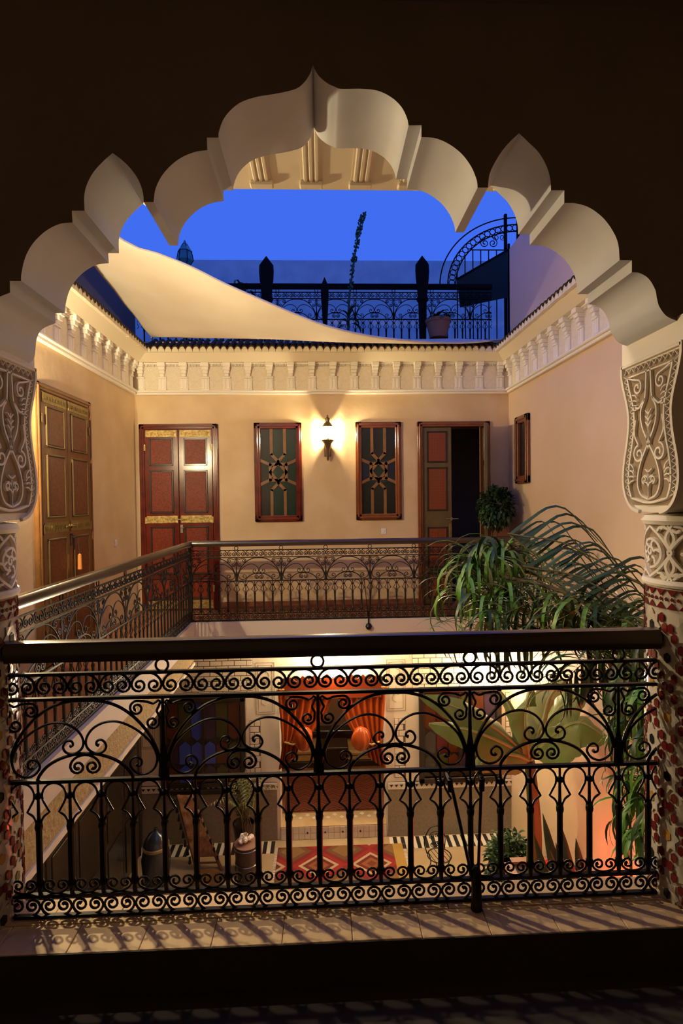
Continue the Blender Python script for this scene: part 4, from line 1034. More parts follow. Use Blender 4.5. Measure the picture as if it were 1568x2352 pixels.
stained('window_4', 'stained glass window with blue sky reflection coloured into its centre panes behind the potted fern, left of the curtains', 368, 1602, 567, 1818, [[O, L_, B, P_, L_, O], [P_, B, B, B, O, L_], [O, B, O, P_, L_, O]])
stained('window_5', 'stained glass window behind the banana leaves, right of the curtains', 960, 1578, 1150, 1790, [[O, R_, G_, L_, O, P_], [G_, R_, O, P_, L_, G_], [G_, L_, O, P_, O, G_]])
# bowl lamps on the ground floor wall
def bowl(label, px, py, power):
    p = g(px, py); r = thing('bowl_lamp', label, 'wall lamp', (p.x, YB, p.z))
    MB().box(-.05, .05, -.03, 0, -.06, .02, b=.008).build('bracket', 'brass', r)
    MB().lathe([(.001, -.10), (.06, -.085), (.105, -.035), (.120, .02), (.112, .02), (.095, -.03), (.05, -.075), (.001, -.085)], 20, (0, -.15, 0)).build('bowl', 'bowl_glow', r)
    MB().lathe([(.001, -.02), (.028, 0), (.034, .03), (.02, .06), (.001, .07)], 10, (0, -.15, 0)).build('bulb', 'bulb_glow', r)
    point_light('bowl_light', (p.x, YB - .155, p.z - .03), power, (1, .82, .54), .14)
bowl('glowing bowl lamp on the white wall above the red curtains', 768, 1528, 190)
bowl('glowing bowl lamp on the white wall above the right stained window', 1106, 1522, 130)
# doorway: step, curtains, inner room
ZI2 = ZG + .19
step = thing('door_step', 'white tiled doorway step dotted with black', 'step', kind='structure')
MB().box(DW0, DW1, YB - .02, YB + .32, ZG, ZI2 - .01).build('step_core', 'grout', step)
nt_ = 18; tw = (DW1 - DW0) / nt_
tme = MB().box(-tw / 2 + .003, tw / 2 - .003, -.006, 0, -.042, .042, b=.002).mesh('tile', 'tile_white'); dme = MB().prism([(-.014, 0), (0, -.018), (.014, 0), (0, .018)], fXZ, -.012, -.006).mesh('black_lozenge', 'tile_black')
for i in range(nt_):
    for j in range(2): ob('tile', tme, step, (DW0 + (i + .5) * tw, YB - .02, ZG + .046 + j * .088))
    if i % 3 == 1: ob('black_lozenge', dme, step, (DW0 + (i + .5) * tw, YB - .02, ZG + .10))
MB().box(DW0, DW1, YB - .022, YB + .32, ZI2 - .01, ZI2, b=.003).build('tread', 'ledge_tile', step)
lz = MB().box(-.028, .028, -.028, .028, 0, .003, Matrix.Rotation(PI / 4, 4, 'Z')).mesh('white_lozenge', 'tile_white')
for i in range(15): ob('white_lozenge', lz, step, (DW0 + .07 + i * .1, YB + .20 + (.05 if i % 2 else -.02), ZI2))
struct(MB().box(-2.2, 2.4, YB + .32, YI, ZG, ZI2 - .005).build('floor_inner_room', 'terracotta'), 'floor of the room beyond the curtains', 'floor')
rz = thing('zigzag_rug', 'orange red zigzag woven rug inside the curtained doorway', 'rug', ((DW0 + DW1) / 2, (YB + .36 + 9.05) / 2, ZI2))
MB().box(-(DW1 - DW0) / 2 + .03, (DW1 - DW0) / 2 - .03, -(9.05 - YB - .36) / 2, (9.05 - YB - .36) / 2, -.004, .008, b=.004).build('pile', 'rug_zigzag', rz)
c = atZ(735, 2010, ZG); rd = thing('diamond_rug', 'red rug with concentric cream diamonds before the doorway step', 'rug', (c.x - .02, 7.06, ZG))
MB().box(-.56, 1.02, -.40, .40, 0, .010, b=.004).build('pile', 'rug_diamond', rd)
MB().box(1.02, 1.16, -.40, .40, 0, .009, b=.003).build('border_stripe', 'gold_cloth', rd)
fr = MB()
for k in range(27):
    for s in (-.575, 1.175): fr.box(s - .02, s + .02, -.39 + k * .03, -.38 + k * .03, 0, .004)
o = fr.build('fringe', 'lace', rd, False); o['kind'] = 'stuff'
# curtains
def curtain(label, xin, xjamb, s):
    r = thing('curtain', label, 'curtain', (0, 0, 0)); Yc = YB - .10
    tin, tj = g(xin, 1572), g(xjamb, 1590); zt = tin.z; tie = g(xjamb - s * 34, 1690)
    def fn(u, v):
        xt = tin.x + (tj.x - tin.x) * u; xe = tie.x + s * (u - .5) * .30
        e = v ** 1.25; x = xt + (xe - xt) * e; z = zt + (tie.z - zt) * v - .10 * math.sin(PI * v) * (1 - u)
        f = math.sin(u * 2 * PI * 7 + v * 1.5); return Vector((x, Yc - .03 + f * (.035 * (1 - .4 * v)) - .05 * v, z))
    o = MB().grid(fn, 70, 16).build('drape', 'satin', r, True, 80); md = o.modifiers.new('thickness', 'SOLIDIFY'); md.thickness = .004
    pu = g(xjamb - s * 58, 1682)
    pf = MB()
    def pfn(u, v):
        a = 2 * PI * u; b = PI * v; rr = .125 * (1 + .07 * math.sin(a * 5 + 5 * v) + .06 * math.sin(a * 8 - 3 * v + 1) + .04 * math.sin(a * 3 + 9 * v)); return Vector((pu.x + rr * math.sin(b) * math.cos(a), Yc - .11 + rr * .75 * math.sin(b) * math.sin(a), pu.z + .17 * math.cos(b)))
    pf.grid(pfn, 42, 12).build('puff', 'satin', r, True, 80)
    def tail(u, v):
        x0 = tie.x - s * .10 + s * .24 * u; f = math.sin(u * 2 * PI * 4); return Vector((x0 + s * .06 * v, Yc - .05 + .022 * f, tie.z - .02 - v * (.22 + .16 * u)))
    o = MB().grid(tail, 28, 8).build('tail', 'satin_dark', r, True, 80); md = o.modifiers.new('thickness', 'SOLIDIFY'); md.thickness = .004
    MB().tube([(tie.x - .11, Yc - .10, tie.z), (tie.x, Yc - .16, tie.z - .01), (tie.x + .11, Yc - .10, tie.z)], .014, 6).build('tie_band', 'gold_cloth', r)
curtain('orange satin curtain tied back at the left side of the doorway', 768, 640, -1)
curtain('orange satin curtain tied back at the right side of the doorway', 772, 884, 1)
pm = thing('pelmet', 'red pointed pelmet over the two satin curtains', 'pelmet', (0, 0, 0)); a, b = g(655, 1560), g(872, 1590); n = 8; P = []
for k in range(n * 2 + 1): P.append((a.x + (b.x - a.x) * k / (2 * n), a.z + (.075 if k % 2 else .0) + .05 * math.sin(PI * k / (2 * n))))
P += [(b.x, b.z), (a.x, b.z)]
MB().prism(P, fXZ, YB - .19, YB - .175).build('valance', 'satin_dark', pm, False); MB().tube([(g(636, 1576).x, YB - .13, g(640, 1578).z), (g(890, 1572).x, YB - .13, g(640, 1578).z)], .015, 8).build('rod', 'brass', pm)
# furniture in the inner room
def bench(label, x0, x1):
    a, b = at(x0, 1716, 9.45), at(x1, 1716, 9.45); r = thing('bench', label, 'bench', ((a.x + b.x) / 2, 9.58, ZI2)); w = b.x - a.x; H = a.z - ZI2
    MB().box(-w / 2, w / 2, -.26, .26, .0, .10, b=.01).build('base', 'dark_wood', r); MB().box(-w / 2 + .01, w / 2 - .01, -.27, .25, .10, H - .10, b=.03).build('seat', 'bench_tan', r)
    MB().box(-w / 2 + .01, w / 2 - .01, -.29, .25, H - .10, H, b=.035).build('cushion', 'bench_tan', r); return r, H
b1, H1 = bench('tan upholstered bench seen below the left curtain', 615, 736); b2, H2 = bench('tan upholstered bench seen below the right curtain', 794, 905)
t = thing('side_table', 'black wooden table between the two tan benches', 'table', (at(766, 1716, 9.3).x, 9.30, ZI2)); H = at(766, 1712, 9.2).z - ZI2
MB().box(-.24, .24, -.19, .19, H - .05, H, b=.008).build('table_top', 'dark_wood', t); MB().box(-.2, .2, -.15, .15, .05, H - .05).build('cabinet', 'dark_wood', t)
for sx in (-1, 1):
    for sy in (-1, 1): MB().box(sx * .18 - .02, sx * .18 + .02, sy * .13 - .02, sy * .13 + .02, 0, .05).build('foot', 'dark_wood', t)
hb = thing('mantel_shelf', 'long dark wooden shelf across the room behind the curtains', 'shelf', (at(766, 1700, 9.8).x, 9.76, at(766, 1680, 9.7).z))
MB().box(-1.1, 1.1, -.10, .14, -.03, .03, b=.008).build('board', 'dark_wood', hb)
for s in (-.8, .8): MB().box(s - .03, s + .03, -.06, .14, -.12, -.03, b=.006).build('shelf_bracket', 'dark_wood', hb)
tp = thing('teapot', 'small silver teapot on the right tan bench', 'teapot', (at(828, 1725, 9.4).x, 9.42, ZI2 + H2))
MB().lathe([(.001, 0), (.04, 0), (.075, .04), (.08, .08), (.05, .12), (.03, .135)], 16).build('body', 'silver', tp); MB().lathe([(.035, .135), (.02, .165), (.006, .18), (.010, .195), (.001, .205)], 12).build('lid', 'silver', tp)
MB().tube([(.07, 0, .06), (.115, 0, .09), (.125, 0, .13)], [.016, .011, .008], 6).build('spout', 'silver', tp); MB().tube(catmull([(-.07, 0, .10), (-.115, 0, .10), (-.12, 0, .05), (-.075, 0, .04)], 4), .006, 6).build('handle', 'silver', tp)
for px, nm in ((648, 'brass candlestick beside the left curtain tail'), (850, 'brass candlestick on the right tan bench')):
    cs = thing('candlestick', nm, 'candlestick', (at(px, 1720, 9.42).x, 9.42, ZI2 + H1)); MB().lathe([(.05, 0), (.05, .012), (.014, .03), (.02, .08), (.012, .12), (.022, .17), (.012, .19), (.03, .21), (.022, .212)], 12).build('stick', 'brass', cs); MB().lathe([(.014, .205), (.014, .32), (.001, .325)], 8).build('candle', 'lace', cs)
cl = thing('ceiling_lamp', 'small ceiling lamp inside the room beyond the curtains', 'lamp', ((DW0 + DW1) / 2 + .1, 8.75, -.6))
MB().lathe([(.05, 0), (.05, -.015), (.012, -.03), (.012, -.10)], 12).build('stem', 'brass', cl); MB().lathe([(.012, -.10), (.10, -.13), (.12, -.20), (.08, -.25), (.001, -.265)], 16).build('shade', 'bowl_glow', cl)
point_light('inner_room_light', ((DW0 + DW1) / 2 + .1, 8.75, -.80), 70, (1, .74, .42), .14)
# left ground floor: dark doors
p0, p1 = 3.6, 7.45
for i in range(3):
    w = (p1 - p0) / 3; r = thing('door_%d' % (4 + i), ('first', 'second', 'third')[i] + ' dark panelled door under the left gallery, counted from the viewer', 'door', (XL, p0 + (i + .5) * w, ZG), PI / 2, kind='structure')
    frame_mb(w - .03, 2.45, .07, .04, 0).build('frame', 'dark_wood', r)
    for s in (-1, 1):
        lf = MB().box(0, (w - .17) / 2 - .004, -.03, 0, .01, 2.37, b=.004).build('leaf', 'dark_wood', r); lf.location = ((-(w - .17) / 2 if s < 0 else .004), -.005, 0)
        for (z0, z1) in ((.12, .75), (.85, 1.55), (1.65, 2.28)): MB().box(.07, (w - .17) / 2 - .075, -.042, -.03, z0, z1, b=.01).build('panel', 'black_moulding', lf)
# blue lidded jar
p = at(357, 1900, 6.7); r = thing('lidded_jar', 'tall dark blue ceramic jar with pointed lid in the left corner of the court', 'jar', (p.x, 6.7, ZG)); H = p.z - ZG
MB().lathe([(.001, 0), (.10, 0), (.125, .04), (.165, .25), (.175, H * .52), (.155, H * .66), (.150, H * .69)], 28).build('body', 'blue_ceramic', r)
MB().lathe([(.152, H * .69), (.160, H * .70), (.160, H * .735), (.150, H * .745)], 28).build('band', 'ceramic_band', r)
MB().lathe([(.150, H * .745), (.138, H * .80), (.085, H * .90), (.03, H * .945), (.016, H * .955)], 28).build('lid', 'blue_ceramic', r); MB().lathe([(.016, H * .955), (.026, H * .975), (.026, H * .99), (.001, H)], 12).build('knob', 'black_moulding', r)
# drum with dried flowers
p = at(566, 1936, 6.65); r = thing('drum', 'dark drum with reddish skin standing before the left dado', 'drum', (p.x, 6.65, ZG)); H = p.z - ZG
MB().lathe([(.105, 0), (.12, .02), (.125, H * .5), (.150, H - .02), (.150, H)], 24).build('body', 'drum_side', r); MB().lathe([(.001, H + .004), (.140, H + .004), (.150, H), (.150, H - .006)], 24).build('skin', 'drum_skin', r)
for z in (H * .62, H - .035): MB().lathe([(.139 + .011 * (z > H * .8), z - .006), (.145 + .011 * (z > H * .8), z), (.139 + .011 * (z > H * .8), z + .006)], 24).build('hoop', 'steel', r)
fb = thing('dried_flowers', 'bunch of dried white flowers lying on the drum', 'flowers', (p.x, 6.65, p.z + .005))
fm = MB().lathe([(.001, -.02), (.026, -.01), (.03, .008), (.012, .022), (.001, .018)], 7).mesh('blossom', 'flower_white')
for k in range(9): ob('blossom', fm, fb, (random.uniform(-.08, .08), random.uniform(-.08, .08), .022 + random.random() * .05), (random.random(), random.random(), 0), random.uniform(.7, 1.3))
for k in range(7): MB().tube(catmull([(random.uniform(-.03, .03), 0, .01), (random.uniform(-.06, .06), .03, .2), (random.uniform(-.12, .12), .05, .38 + random.random() * .15)], 4), .004, 5).build('stalk', 'stem_brown', fb)
# leaning frame with woven strip and tassels
a, b = at(420, 1826, 7.45), at(470, 1975, 7.1); r = thing('textile_rack', 'leaning wooden rack draped with a woven strip and dark tassels', 'rack', (0, 0, 0))
L0, R0 = at(408, 1826, 7.5), at(440, 1826, 7.5); L1, R1 = at(452, 1980, 7.05), at(508, 1972, 7.05); L1.z = R1.z = ZG
for (u, v) in ((L0, L1), (R0, R1)): MB().tube([u, v], .022, 8).build('pole', 'wood_brown', r)
for t_ in (.05, .5, .9): MB().tube([L0.lerp(L1, t_), R0.lerp(R1, t_)], .014, 6).build('rung', 'wood_brown', r)
def wv(u, v):
    p = L0.lerp(L1, v * .82).lerp(R0.lerp(R1, v * .82), u); n = Vector((0, -1, .45)).normalized(); return p + n * (.03 + .008 * math.sin(v * 30))
o = MB().grid(wv, 6, 30).build('woven_strip', 'textile', r); md = o.modifiers.new('thickness', 'SOLIDIFY'); md.thickness = .012
ta = MB().lathe([(.006, .05), (.016, .035), (.012, .02), (.022, -.03), (.020, -.045)], 7).mesh('tassel', 'tassel')
for k in range(8):
    for s in (0, 1): q = wv(s, k / 7.0 * .95 + .03); ob('tassel', ta, r, q + Vector(((-.035 if s == 0 else .035), -.012, -.05)))
# low round table
p = atZ(492, 2005, ZG); r = thing('low_table', 'low round brown table beside the drum', 'table', (p.x, min(p.y, 6.55), ZG))
MB().lathe([(.001, .20), (.19, .20), (.20, .21), (.20, .235), (.19, .24), (.001, .24)], 24).build('table_top', 'wood_brown', r)
for k in range(4): a = PI / 4 + k * PI / 2; MB().tube([(.13 * math.cos(a), .13 * math.sin(a), .20), (.16 * math.cos(a), .16 * math.sin(a), 0)], .018, 6).build('leg', 'wood_brown', r)
# iron chair
p = atZ(1015, 2030, ZG); r = thing('iron_chair', 'curly wrought iron garden chair right of the diamond rug', 'chair', (p.x, p.y + .15, ZG), .3); r.scale = (.75, .75, .62)
MB().tube([(.2 * math.cos(2 * PI * k / 20), .2 * math.sin(2 * PI * k / 20), .42) for k in range(20)], .011, 6, True).build('seat_ring', 'iron', r)
for k in range(5): x = -.14 + k * .07; h = math.sqrt(.2 ** 2 - x * x); MB().tube([(x, -h, .42), (x, h, .42)], .006, 5).build('seat_bar', 'iron', r)
for k in range(4): a = PI / 4 + k * PI / 2; MB().tube(catmull([(.19 * math.cos(a), .19 * math.sin(a), .42), (.15 * math.cos(a), .15 * math.sin(a), .22), (.23 * math.cos(a), .23 * math.sin(a), 0)], 5), .010, 6).build('leg', 'iron', r)
MB().tube(catmull([(-.17, .12, .42), (-.20, .16, .65), (-.10, .18, .86), (0, .18, .90), (.10, .18, .86), (.20, .16, .65), (.17, .12, .42)], 5), .010, 6).build('back_hoop', 'iron', r)
bs_ = cscroll(.2, .16, False, 1.3, .007).mesh('back_scroll', 'iron'); ob('back_scroll', bs_, r, (0, .165, .72)); bs2 = cscroll(.16, .13, True, 1.3, .007).mesh('back_scroll', 'iron'); ob('back_scroll', bs2, r, (0, .155, .55))
# raised planter along the right wall
pl_ = thing('planter', 'raised plastered planting bed along the right wall', 'planter', (0, 0, 0)); ZP = -2.42
MB().box(1.95, XR - .003, 2.3, 5.75, ZG, ZP - .06).build('bed', 'peach_wall', pl_); MB().box(1.90, 2.02, 2.3, 5.80, ZP - .06, ZP, b=.012).build('rim', 'terracotta', pl_); MB().box(2.0, XR - .003, 2.3, 5.74, ZP - .06, ZP - .03).build('soil', 'floor_dark', pl_); MB().box(1.9, XR - .003, 5.70, 5.80, ZP - .06, ZP, b=.012).build('rim', 'terracotta', pl_)
# ------------------------------------------------------------------ PLANTS
def orient(d, up=Vector((0, 0, 1))):
    x = d.normalized(); y = up.cross(x); y = y.normalized() if y.length > 1e-5 else Vector((0, 1, 0)); z = x.cross(y); return Matrix((x, y, z)).transposed()
def put_leaf(me, parent, origin, p, d, s, nm='leaf', roll=0):
    o = bpy.data.objects.new(nm, me); COL.objects.link(o); o.parent = parent
    R = orient(d) @ Matrix.Rotation(roll, 3, 'X'); o.matrix_local = Matrix.Translation(Vector(p) - origin) @ R.to_4x4() @ Matrix.Scale(s, 4); return o
# banana
ob_ = at(1222, 1960, 5.45); BB = Vector((2.12, 5.40, ZP - .03)); ban = thing('banana_plant', 'banana plant with broad arching leaves before the right stained window', 'plant', BB)
crown = at(1216, 1748, 5.35) 
st_pts = catmull([Vector((0, 0, -.02)), (crown - BB) * .5 + Vector((.03, 0, 0)), crown - BB], 5)
MB().tube(st_pts, [.085 - .035 * i / len(st_pts) for i in range(len(st_pts))], 10).build('trunk', 'stem_green', ban)
def banana_leaf(pts, hwid, fold, m='banana', sag=.0, tilt=.75):
    P = catmull([Vector(p) - BB for p in pts], 6); n = len(P) - 1; mb = MB(); V = []; nw = 5
    for i, p in enumerate(P):
        t = (P[min(i + 1, n)] - P[max(i - 1, 0)]).normalized(); sd = t.cross(Vector((0, 0, 1))); sd = sd.normalized() if sd.length > .15 else Vector((1, 0, 0)); nn = sd.cross(t); f = i / n; sg = 1 if sd.y > 0 else -1; sd, nn = sd * math.cos(tilt) + nn * math.sin(tilt) * sg, nn * math.cos(tilt) - sd * math.sin(tilt) * sg
        w = hwid * (math.sin(PI * min(1, max(0, (f - .10) / .90)) ** .75) ** .62 if f > .10 else 0) + .008
        for k in range(-nw, nw + 1):
            q = k / nw; V.append(p + sd * q * w + nn * (-(abs(q) ** 1.6) * fold * w + .012 * math.sin(i * 2.1 + k * .3) * abs(q)) - Vector((0, 0, sag * abs(q) * w)))
    c = 2 * nw + 1; F = [(i * c + k, i * c + k + 1, (i + 1) * c + k + 1, (i + 1) * c + k) for i in range(n) for k in range(c - 1)]
    o = mb.add(V, F).build('leaf', m, ban, True, 80); md = o.modifiers.new('thickness', 'SOLIDIFY'); md.thickness = .003
    MB().tube(P, [.020 * (1 - .8 * i / n) + .003 for i in range(n + 1)], 6).build('midrib', 'banana_light', o)
A4 = lambda L: [crown] + [at(x, y, Y) for x, y, Y in L]
banana_leaf(A4([(1160, 1690, 5.25), (1070, 1635, 5.1), (965, 1600, 5.0)]), .17, .35)
banana_leaf(A4([(1165, 1712, 5.2), (1085, 1680, 5.0), (985, 1662, 4.95)]), .15, .5, 'banana', .3)
banana_leaf(A4([(1208, 1690, 5.3), (1206, 1640, 5.3), (1218, 1575, 5.3)]), .085, 1.1)
banana_leaf(A4([(1196, 1690, 5.35), (1178, 1640, 5.4), (1150, 1590, 5.5)]), .05, 1.0)
banana_leaf(A4([(1255, 1670, 5.2), (1292, 1620, 5.1), (1345, 1588, 5.0)]), .19, .4, 'banana')
banana_leaf(A4([(1270, 1690, 5.1), (1330, 1660, 4.9), (1400, 1700, 4.8)]), .20, .5, 'banana', .3)
banana_leaf(A4([(1245, 1660, 5.5), (1262, 1600, 5.6), (1300, 1560, 5.6)]), .15, .5, 'banana_light')
banana_leaf(A4([(1185, 1735, 5.2), (1130, 1735, 5.1), (1090, 1770, 5.0)]), .12, .6, 'banana', .3)
# grassy dracaena
def cane(r, base, top, rad=.03, m='stem_brown', nm='trunk'):
    b, t = Vector(base), Vector(top); P = catmull([b, b + (t - b) * .10 + Vector((.02, 0, (t.z - b.z) * .55)), b.lerp(t, .45) + Vector((.1, 0, (t.z - b.z) * .48)), t], 5); MB().tube([p - b for p in P], [rad * (1 - .4 * i / len(P)) for i in range(len(P))], 8).build(nm, m, r)
DB = Vector((2.52, 3.6, ZP - .03)); dr = thing('dracaena', 'fountain of long grassy green leaves in front of the half open door', 'plant', DB)
bl1 = [blade_mesh(L, .036, a_, d_, 10, m) for L, a_, d_, m in ((.95, 1.35, 2.6, 'leaf_green'), (.80, 1.2, 2.9, 'leaf_green'), (.70, 1.0, 2.5, 'leaf_olive'), (.85, 1.3, 2.3, 'leaf_dark'), (.65, .8, 2.2, 'leaf_green'))]
heads = [(1155, 1285, 4.9, 62), (1095, 1310, 4.75, 60), (1200, 1310, 5.0, 50), (1065, 1370, 4.7, 40), (1160, 1390, 4.6, 40), (1230, 1390, 4.5, 34), (1120, 1420, 4.4, 26), (1290, 1410, 4.2, 30), (1370, 1430, 4.0, 26), (1440, 1440, 3.8, 22)]
for (x, y, Y, n) in heads:
    h = at(x, y, Y); cane(dr, DB, h, .024)
    for k in range(n):
        a = random.uniform(0, 2 * PI); s = random.uniform(.6, 1.0)
        put_leaf(random.choice(bl1), dr, DB, h + Vector((0, 0, random.uniform(-.12, .05))), Vector((math.cos(a), math.sin(a), random.uniform(-.15, .25))), s)
# feather palm with folded leaflets
PB = Vector((2.50, 3.35, ZP - .03)); pm_ = thing('feather_palm', 'palm with folded dark leaflets spread against the right wall', 'plant', PB)
def folded(L, w, m):
    V = []; n = 12; x = z = 0; ang = .05
    for i in range(n + 1):
        t = i / n; ww = w * (1 - .75 * t) / 2 * (.6 if i == 0 else 1); nx, nz = -math.sin(ang), math.cos(ang); V += [(x - nx * ww * .8, -ww * .6, z - nz * ww * .8), (x + nx * ww * .1, 0, z + nz * ww * .1), (x + nx * ww * .8, ww * .6, z + nz * ww * .8)]
        if 4 <= i <= 8: ang -= (.10, .35, .50, .40, .15)[i - 4]
        x += L / n * math.cos(ang); z += L / n * math.sin(ang)
    F = [(i * 3 + k, i * 3 + k + 1, i * 3 + k + 4, i * 3 + k + 3) for i in range(n) for k in (0, 1)]
    return MB().add(V, F).mesh('leaflet', m)
lf_d = [folded(.86, .034, 'leaf_dark'), folded(.74, .030, 'leaf_dark'), folded(.64, .028, 'leaf_dark')]
thin = [blade_mesh(.55, .042, .3, 1.2, 7, m, 'leaflet') for m in ('leaf_dark', 'leaf_dark', 'leaf_olive')]
def frond(pts, n, fn, rad=.008):
    W_ = [at(*p) for p in pts]; P = catmull(W_, 8)
    st = P[0]; full = catmull([PB + Vector((random.uniform(-.05, .05), random.uniform(-.1, .1), 0)), PB + Vector((.0, 0, (st.z - PB.z) * .75)), PB.lerp(st, .6) + Vector((.05, 0, (st.z - PB.z) * .36)), st], 4)[:-1] + P
    fr_ = MB().tube([p - PB for p in full], [rad * (1 - .7 * i / len(full)) for i in range(len(full))], 6).build('frond', 'stem_green', pm_)
    for k in range(n):
        q = (k + .5) / n * (len(P) - 1); i = int(q); p = P[i].lerp(P[min(i + 1, len(P) - 1)], q - i); tn = (P[min(i + 1, len(P) - 1)] - P[max(i - 1, 0)]).normalized()
        fn(fr_, p, tn, k / n)
iv = lambda x, y, dz: (ray(784 + x, 1176 + y) - ray(784, 1176)).normalized() + Vector((0, dz, 0))
def fold_fn(fr_, p, tn, t):
    put_leaf(random.choice(lf_d), fr_, PB, p, iv(1, -.62 + random.uniform(-.16, .10) + t * .12, random.uniform(-.3, .3)), random.uniform(.7, 1.05), 'leaflet')
frond([(1165, 1225, 4.1), (1230, 1275, 4.0), (1300, 1325, 3.9), (1400, 1370, 3.8)], 22, fold_fn)
frond([(1200, 1300, 3.9), (1280, 1345, 3.8), (1360, 1400, 3.7), (1440, 1430, 3.6)], 18, fold_fn)
def droop_fn(fr_, p, tn, t):
    for s in (-1, 1):
        sd = tn.cross(Vector((0, 1, 0))); put_leaf(random.choice(thin), fr_, PB, p, (sd * s * .8 + tn * .6 + Vector((0, random.uniform(-.5, .5), -.1))), random.uniform(.55, .95) * (1 - .35 * t), 'leaflet')
for pts in ([(1260, 1420, 4.2), (1180, 1400, 4.2), (1100, 1440, 4.2), (1020, 1455, 4.2)], [(1300, 1440, 4.0), (1360, 1400, 4.0), (1430, 1420, 3.9), (1490, 1470, 3.8)], [(1280, 1470, 3.9), (1330, 1450, 3.8), (1400, 1470, 3.7), (1480, 1500, 3.6)], [(1300, 1480, 4.2), (1240, 1440, 4.2), (1170, 1460, 4.2), (1120, 1500, 4.2)],
            [(1330, 1470, 3.8), (1420, 1520, 3.6), (1470, 1600, 3.4), (1485, 1700, 3.3)], [(1340, 1480, 3.9), (1400, 1540, 3.7), (1440, 1620, 3.6), (1450, 1700, 3.5)], [(1350, 1380, 3.9), (1270, 1370, 4.0), (1180, 1400, 4.1), (1090, 1450, 4.1)], [(1400, 1400, 3.7), (1340, 1400, 3.8), (1270, 1430, 3.9), (1200, 1480, 4.0)], [(1380, 1440, 3.6), (1420, 1440, 3.5), (1460, 1460, 3.4), (1495, 1520, 3.3)], [(1400, 1490, 3.6), (1360, 1510, 3.6), (1320, 1540, 3.6), (1280, 1590, 3.6)], [(1420, 1500, 3.5), (1440, 1540, 3.4), (1470, 1560, 3.4), (1490, 1640, 3.3)]):
    frond(pts, 14, droop_fn, .006)
# bamboo in the right corner
BM = Vector((2.45, 3.35, ZP - .03)); bm_ = thing('bamboo', 'bright green bamboo beside the right column behind the railing', 'plant', BM)
bleaf = [blade_mesh(.30, .028, .1, 1.0, 6, m) for m in ('leaf_green', 'leaf_green', 'leaf_dark')]
for (x0, y0, Y0, x1, y1, Y1) in ((1470, 2000, 3.4, 1465, 1500, 3.3), (1500, 2000, 3.3, 1490, 1480, 3.2), (1440, 2000, 3.5, 1430, 1520, 3.5), (1520, 2000, 3.2, 1480, 1540, 3.1)):
    t_ = at(x1, y1, Y1); b_ = Vector((min(2.6, at(x0, y0, Y0).x), Y0, ZP - .03)); P = catmull([b_, b_.lerp(t_, .5) + Vector((.04, 0, 0)), t_], 8)
    MB().tube([p - BM for p in P], [.014 * (1 - .5 * i / len(P)) for i in range(len(P))], 6).build('cane', 'stem_green', bm_)
    for k in range(58):
        q = random.uniform(.64, 1); p = P[int(q * (len(P) - 1))]; a = random.uniform(0, 2 * PI)
        put_leaf(random.choice(bleaf), bm_, BM, p + Vector((random.uniform(-.08, .08), random.uniform(-.08, .08), random.uniform(-.05, .05))), Vector((math.cos(a), math.sin(a), random.uniform(-1.0, .1))), random.uniform(.6, 1.15))
for (x, y, Y) in ((1440, 1790, 3.3), (1465, 1830, 3.2), (1430, 1860, 3.3), (1475, 1780, 3.2), (1460, 1900, 3.2)):
    p = at(x, y, Y); p.x = min(p.x, 2.6); c_ = BM + Vector((0, 0, p.z - BM.z - .1)); MB().tube([c_ - BM, p - BM], .005, 5).build('twig', 'stem_green', bm_)
    for k in range(9):
        a = random.uniform(0, 2 * PI); put_leaf(random.choice(bleaf[:2]), bm_, BM, p, Vector((math.cos(a) - .3, math.sin(a), random.uniform(-1.6, -.2))), random.uniform(.6, 1.1))
# agave leaves, shrub, red lights
AB = Vector((2.22, 4.55, ZP - .03)); ag = thing('agave', 'grey green agave with broad pointed leaves at the foot of the right wall', 'plant', AB)
def agl(tip, base, w):
    b_, t_ = Vector(base), Vector(tip); V = []; n = 8
    for i in range(n + 1):
        f = i / n; p = b_.lerp(t_, f) + Vector((0, .03 * math.sin(PI * f), 0)); ww = w * (math.sin(PI * (.18 + .82 * f)) ** .7 if f < 1 else .02)
        V += [p + Vector((-ww, 0, 0)) - AB, p + Vector((0, .035 * (1 - f), 0)) - AB, p + Vector((ww, 0, 0)) - AB, p + Vector((0, -.02 * (1 - f) - .004, 0)) - AB]
    F = [(i * 4 + k, i * 4 + (k + 1) % 4, (i + 1) * 4 + (k + 1) % 4, (i + 1) * 4 + k) for i in range(n) for k in range(4)]; MB().add(V, F).build('leaf', 'agave', ag)
for (x, y, dx, w) in ((1246, 1868, -.07, .060), (1276, 1935, -.02, .055), (1322, 1925, .14, .060), (1304, 1975, .08, .05), (1226, 1915, -.14, .05), (1344, 1985, .20, .045), (1262, 1950, -.05, .05), (1290, 1900, .04, .055)):
    t_ = at(x, y, 4.6 + random.uniform(-.1, .1)); agl(t_, AB + Vector((dx, random.uniform(-.05, .05), 0)), w)
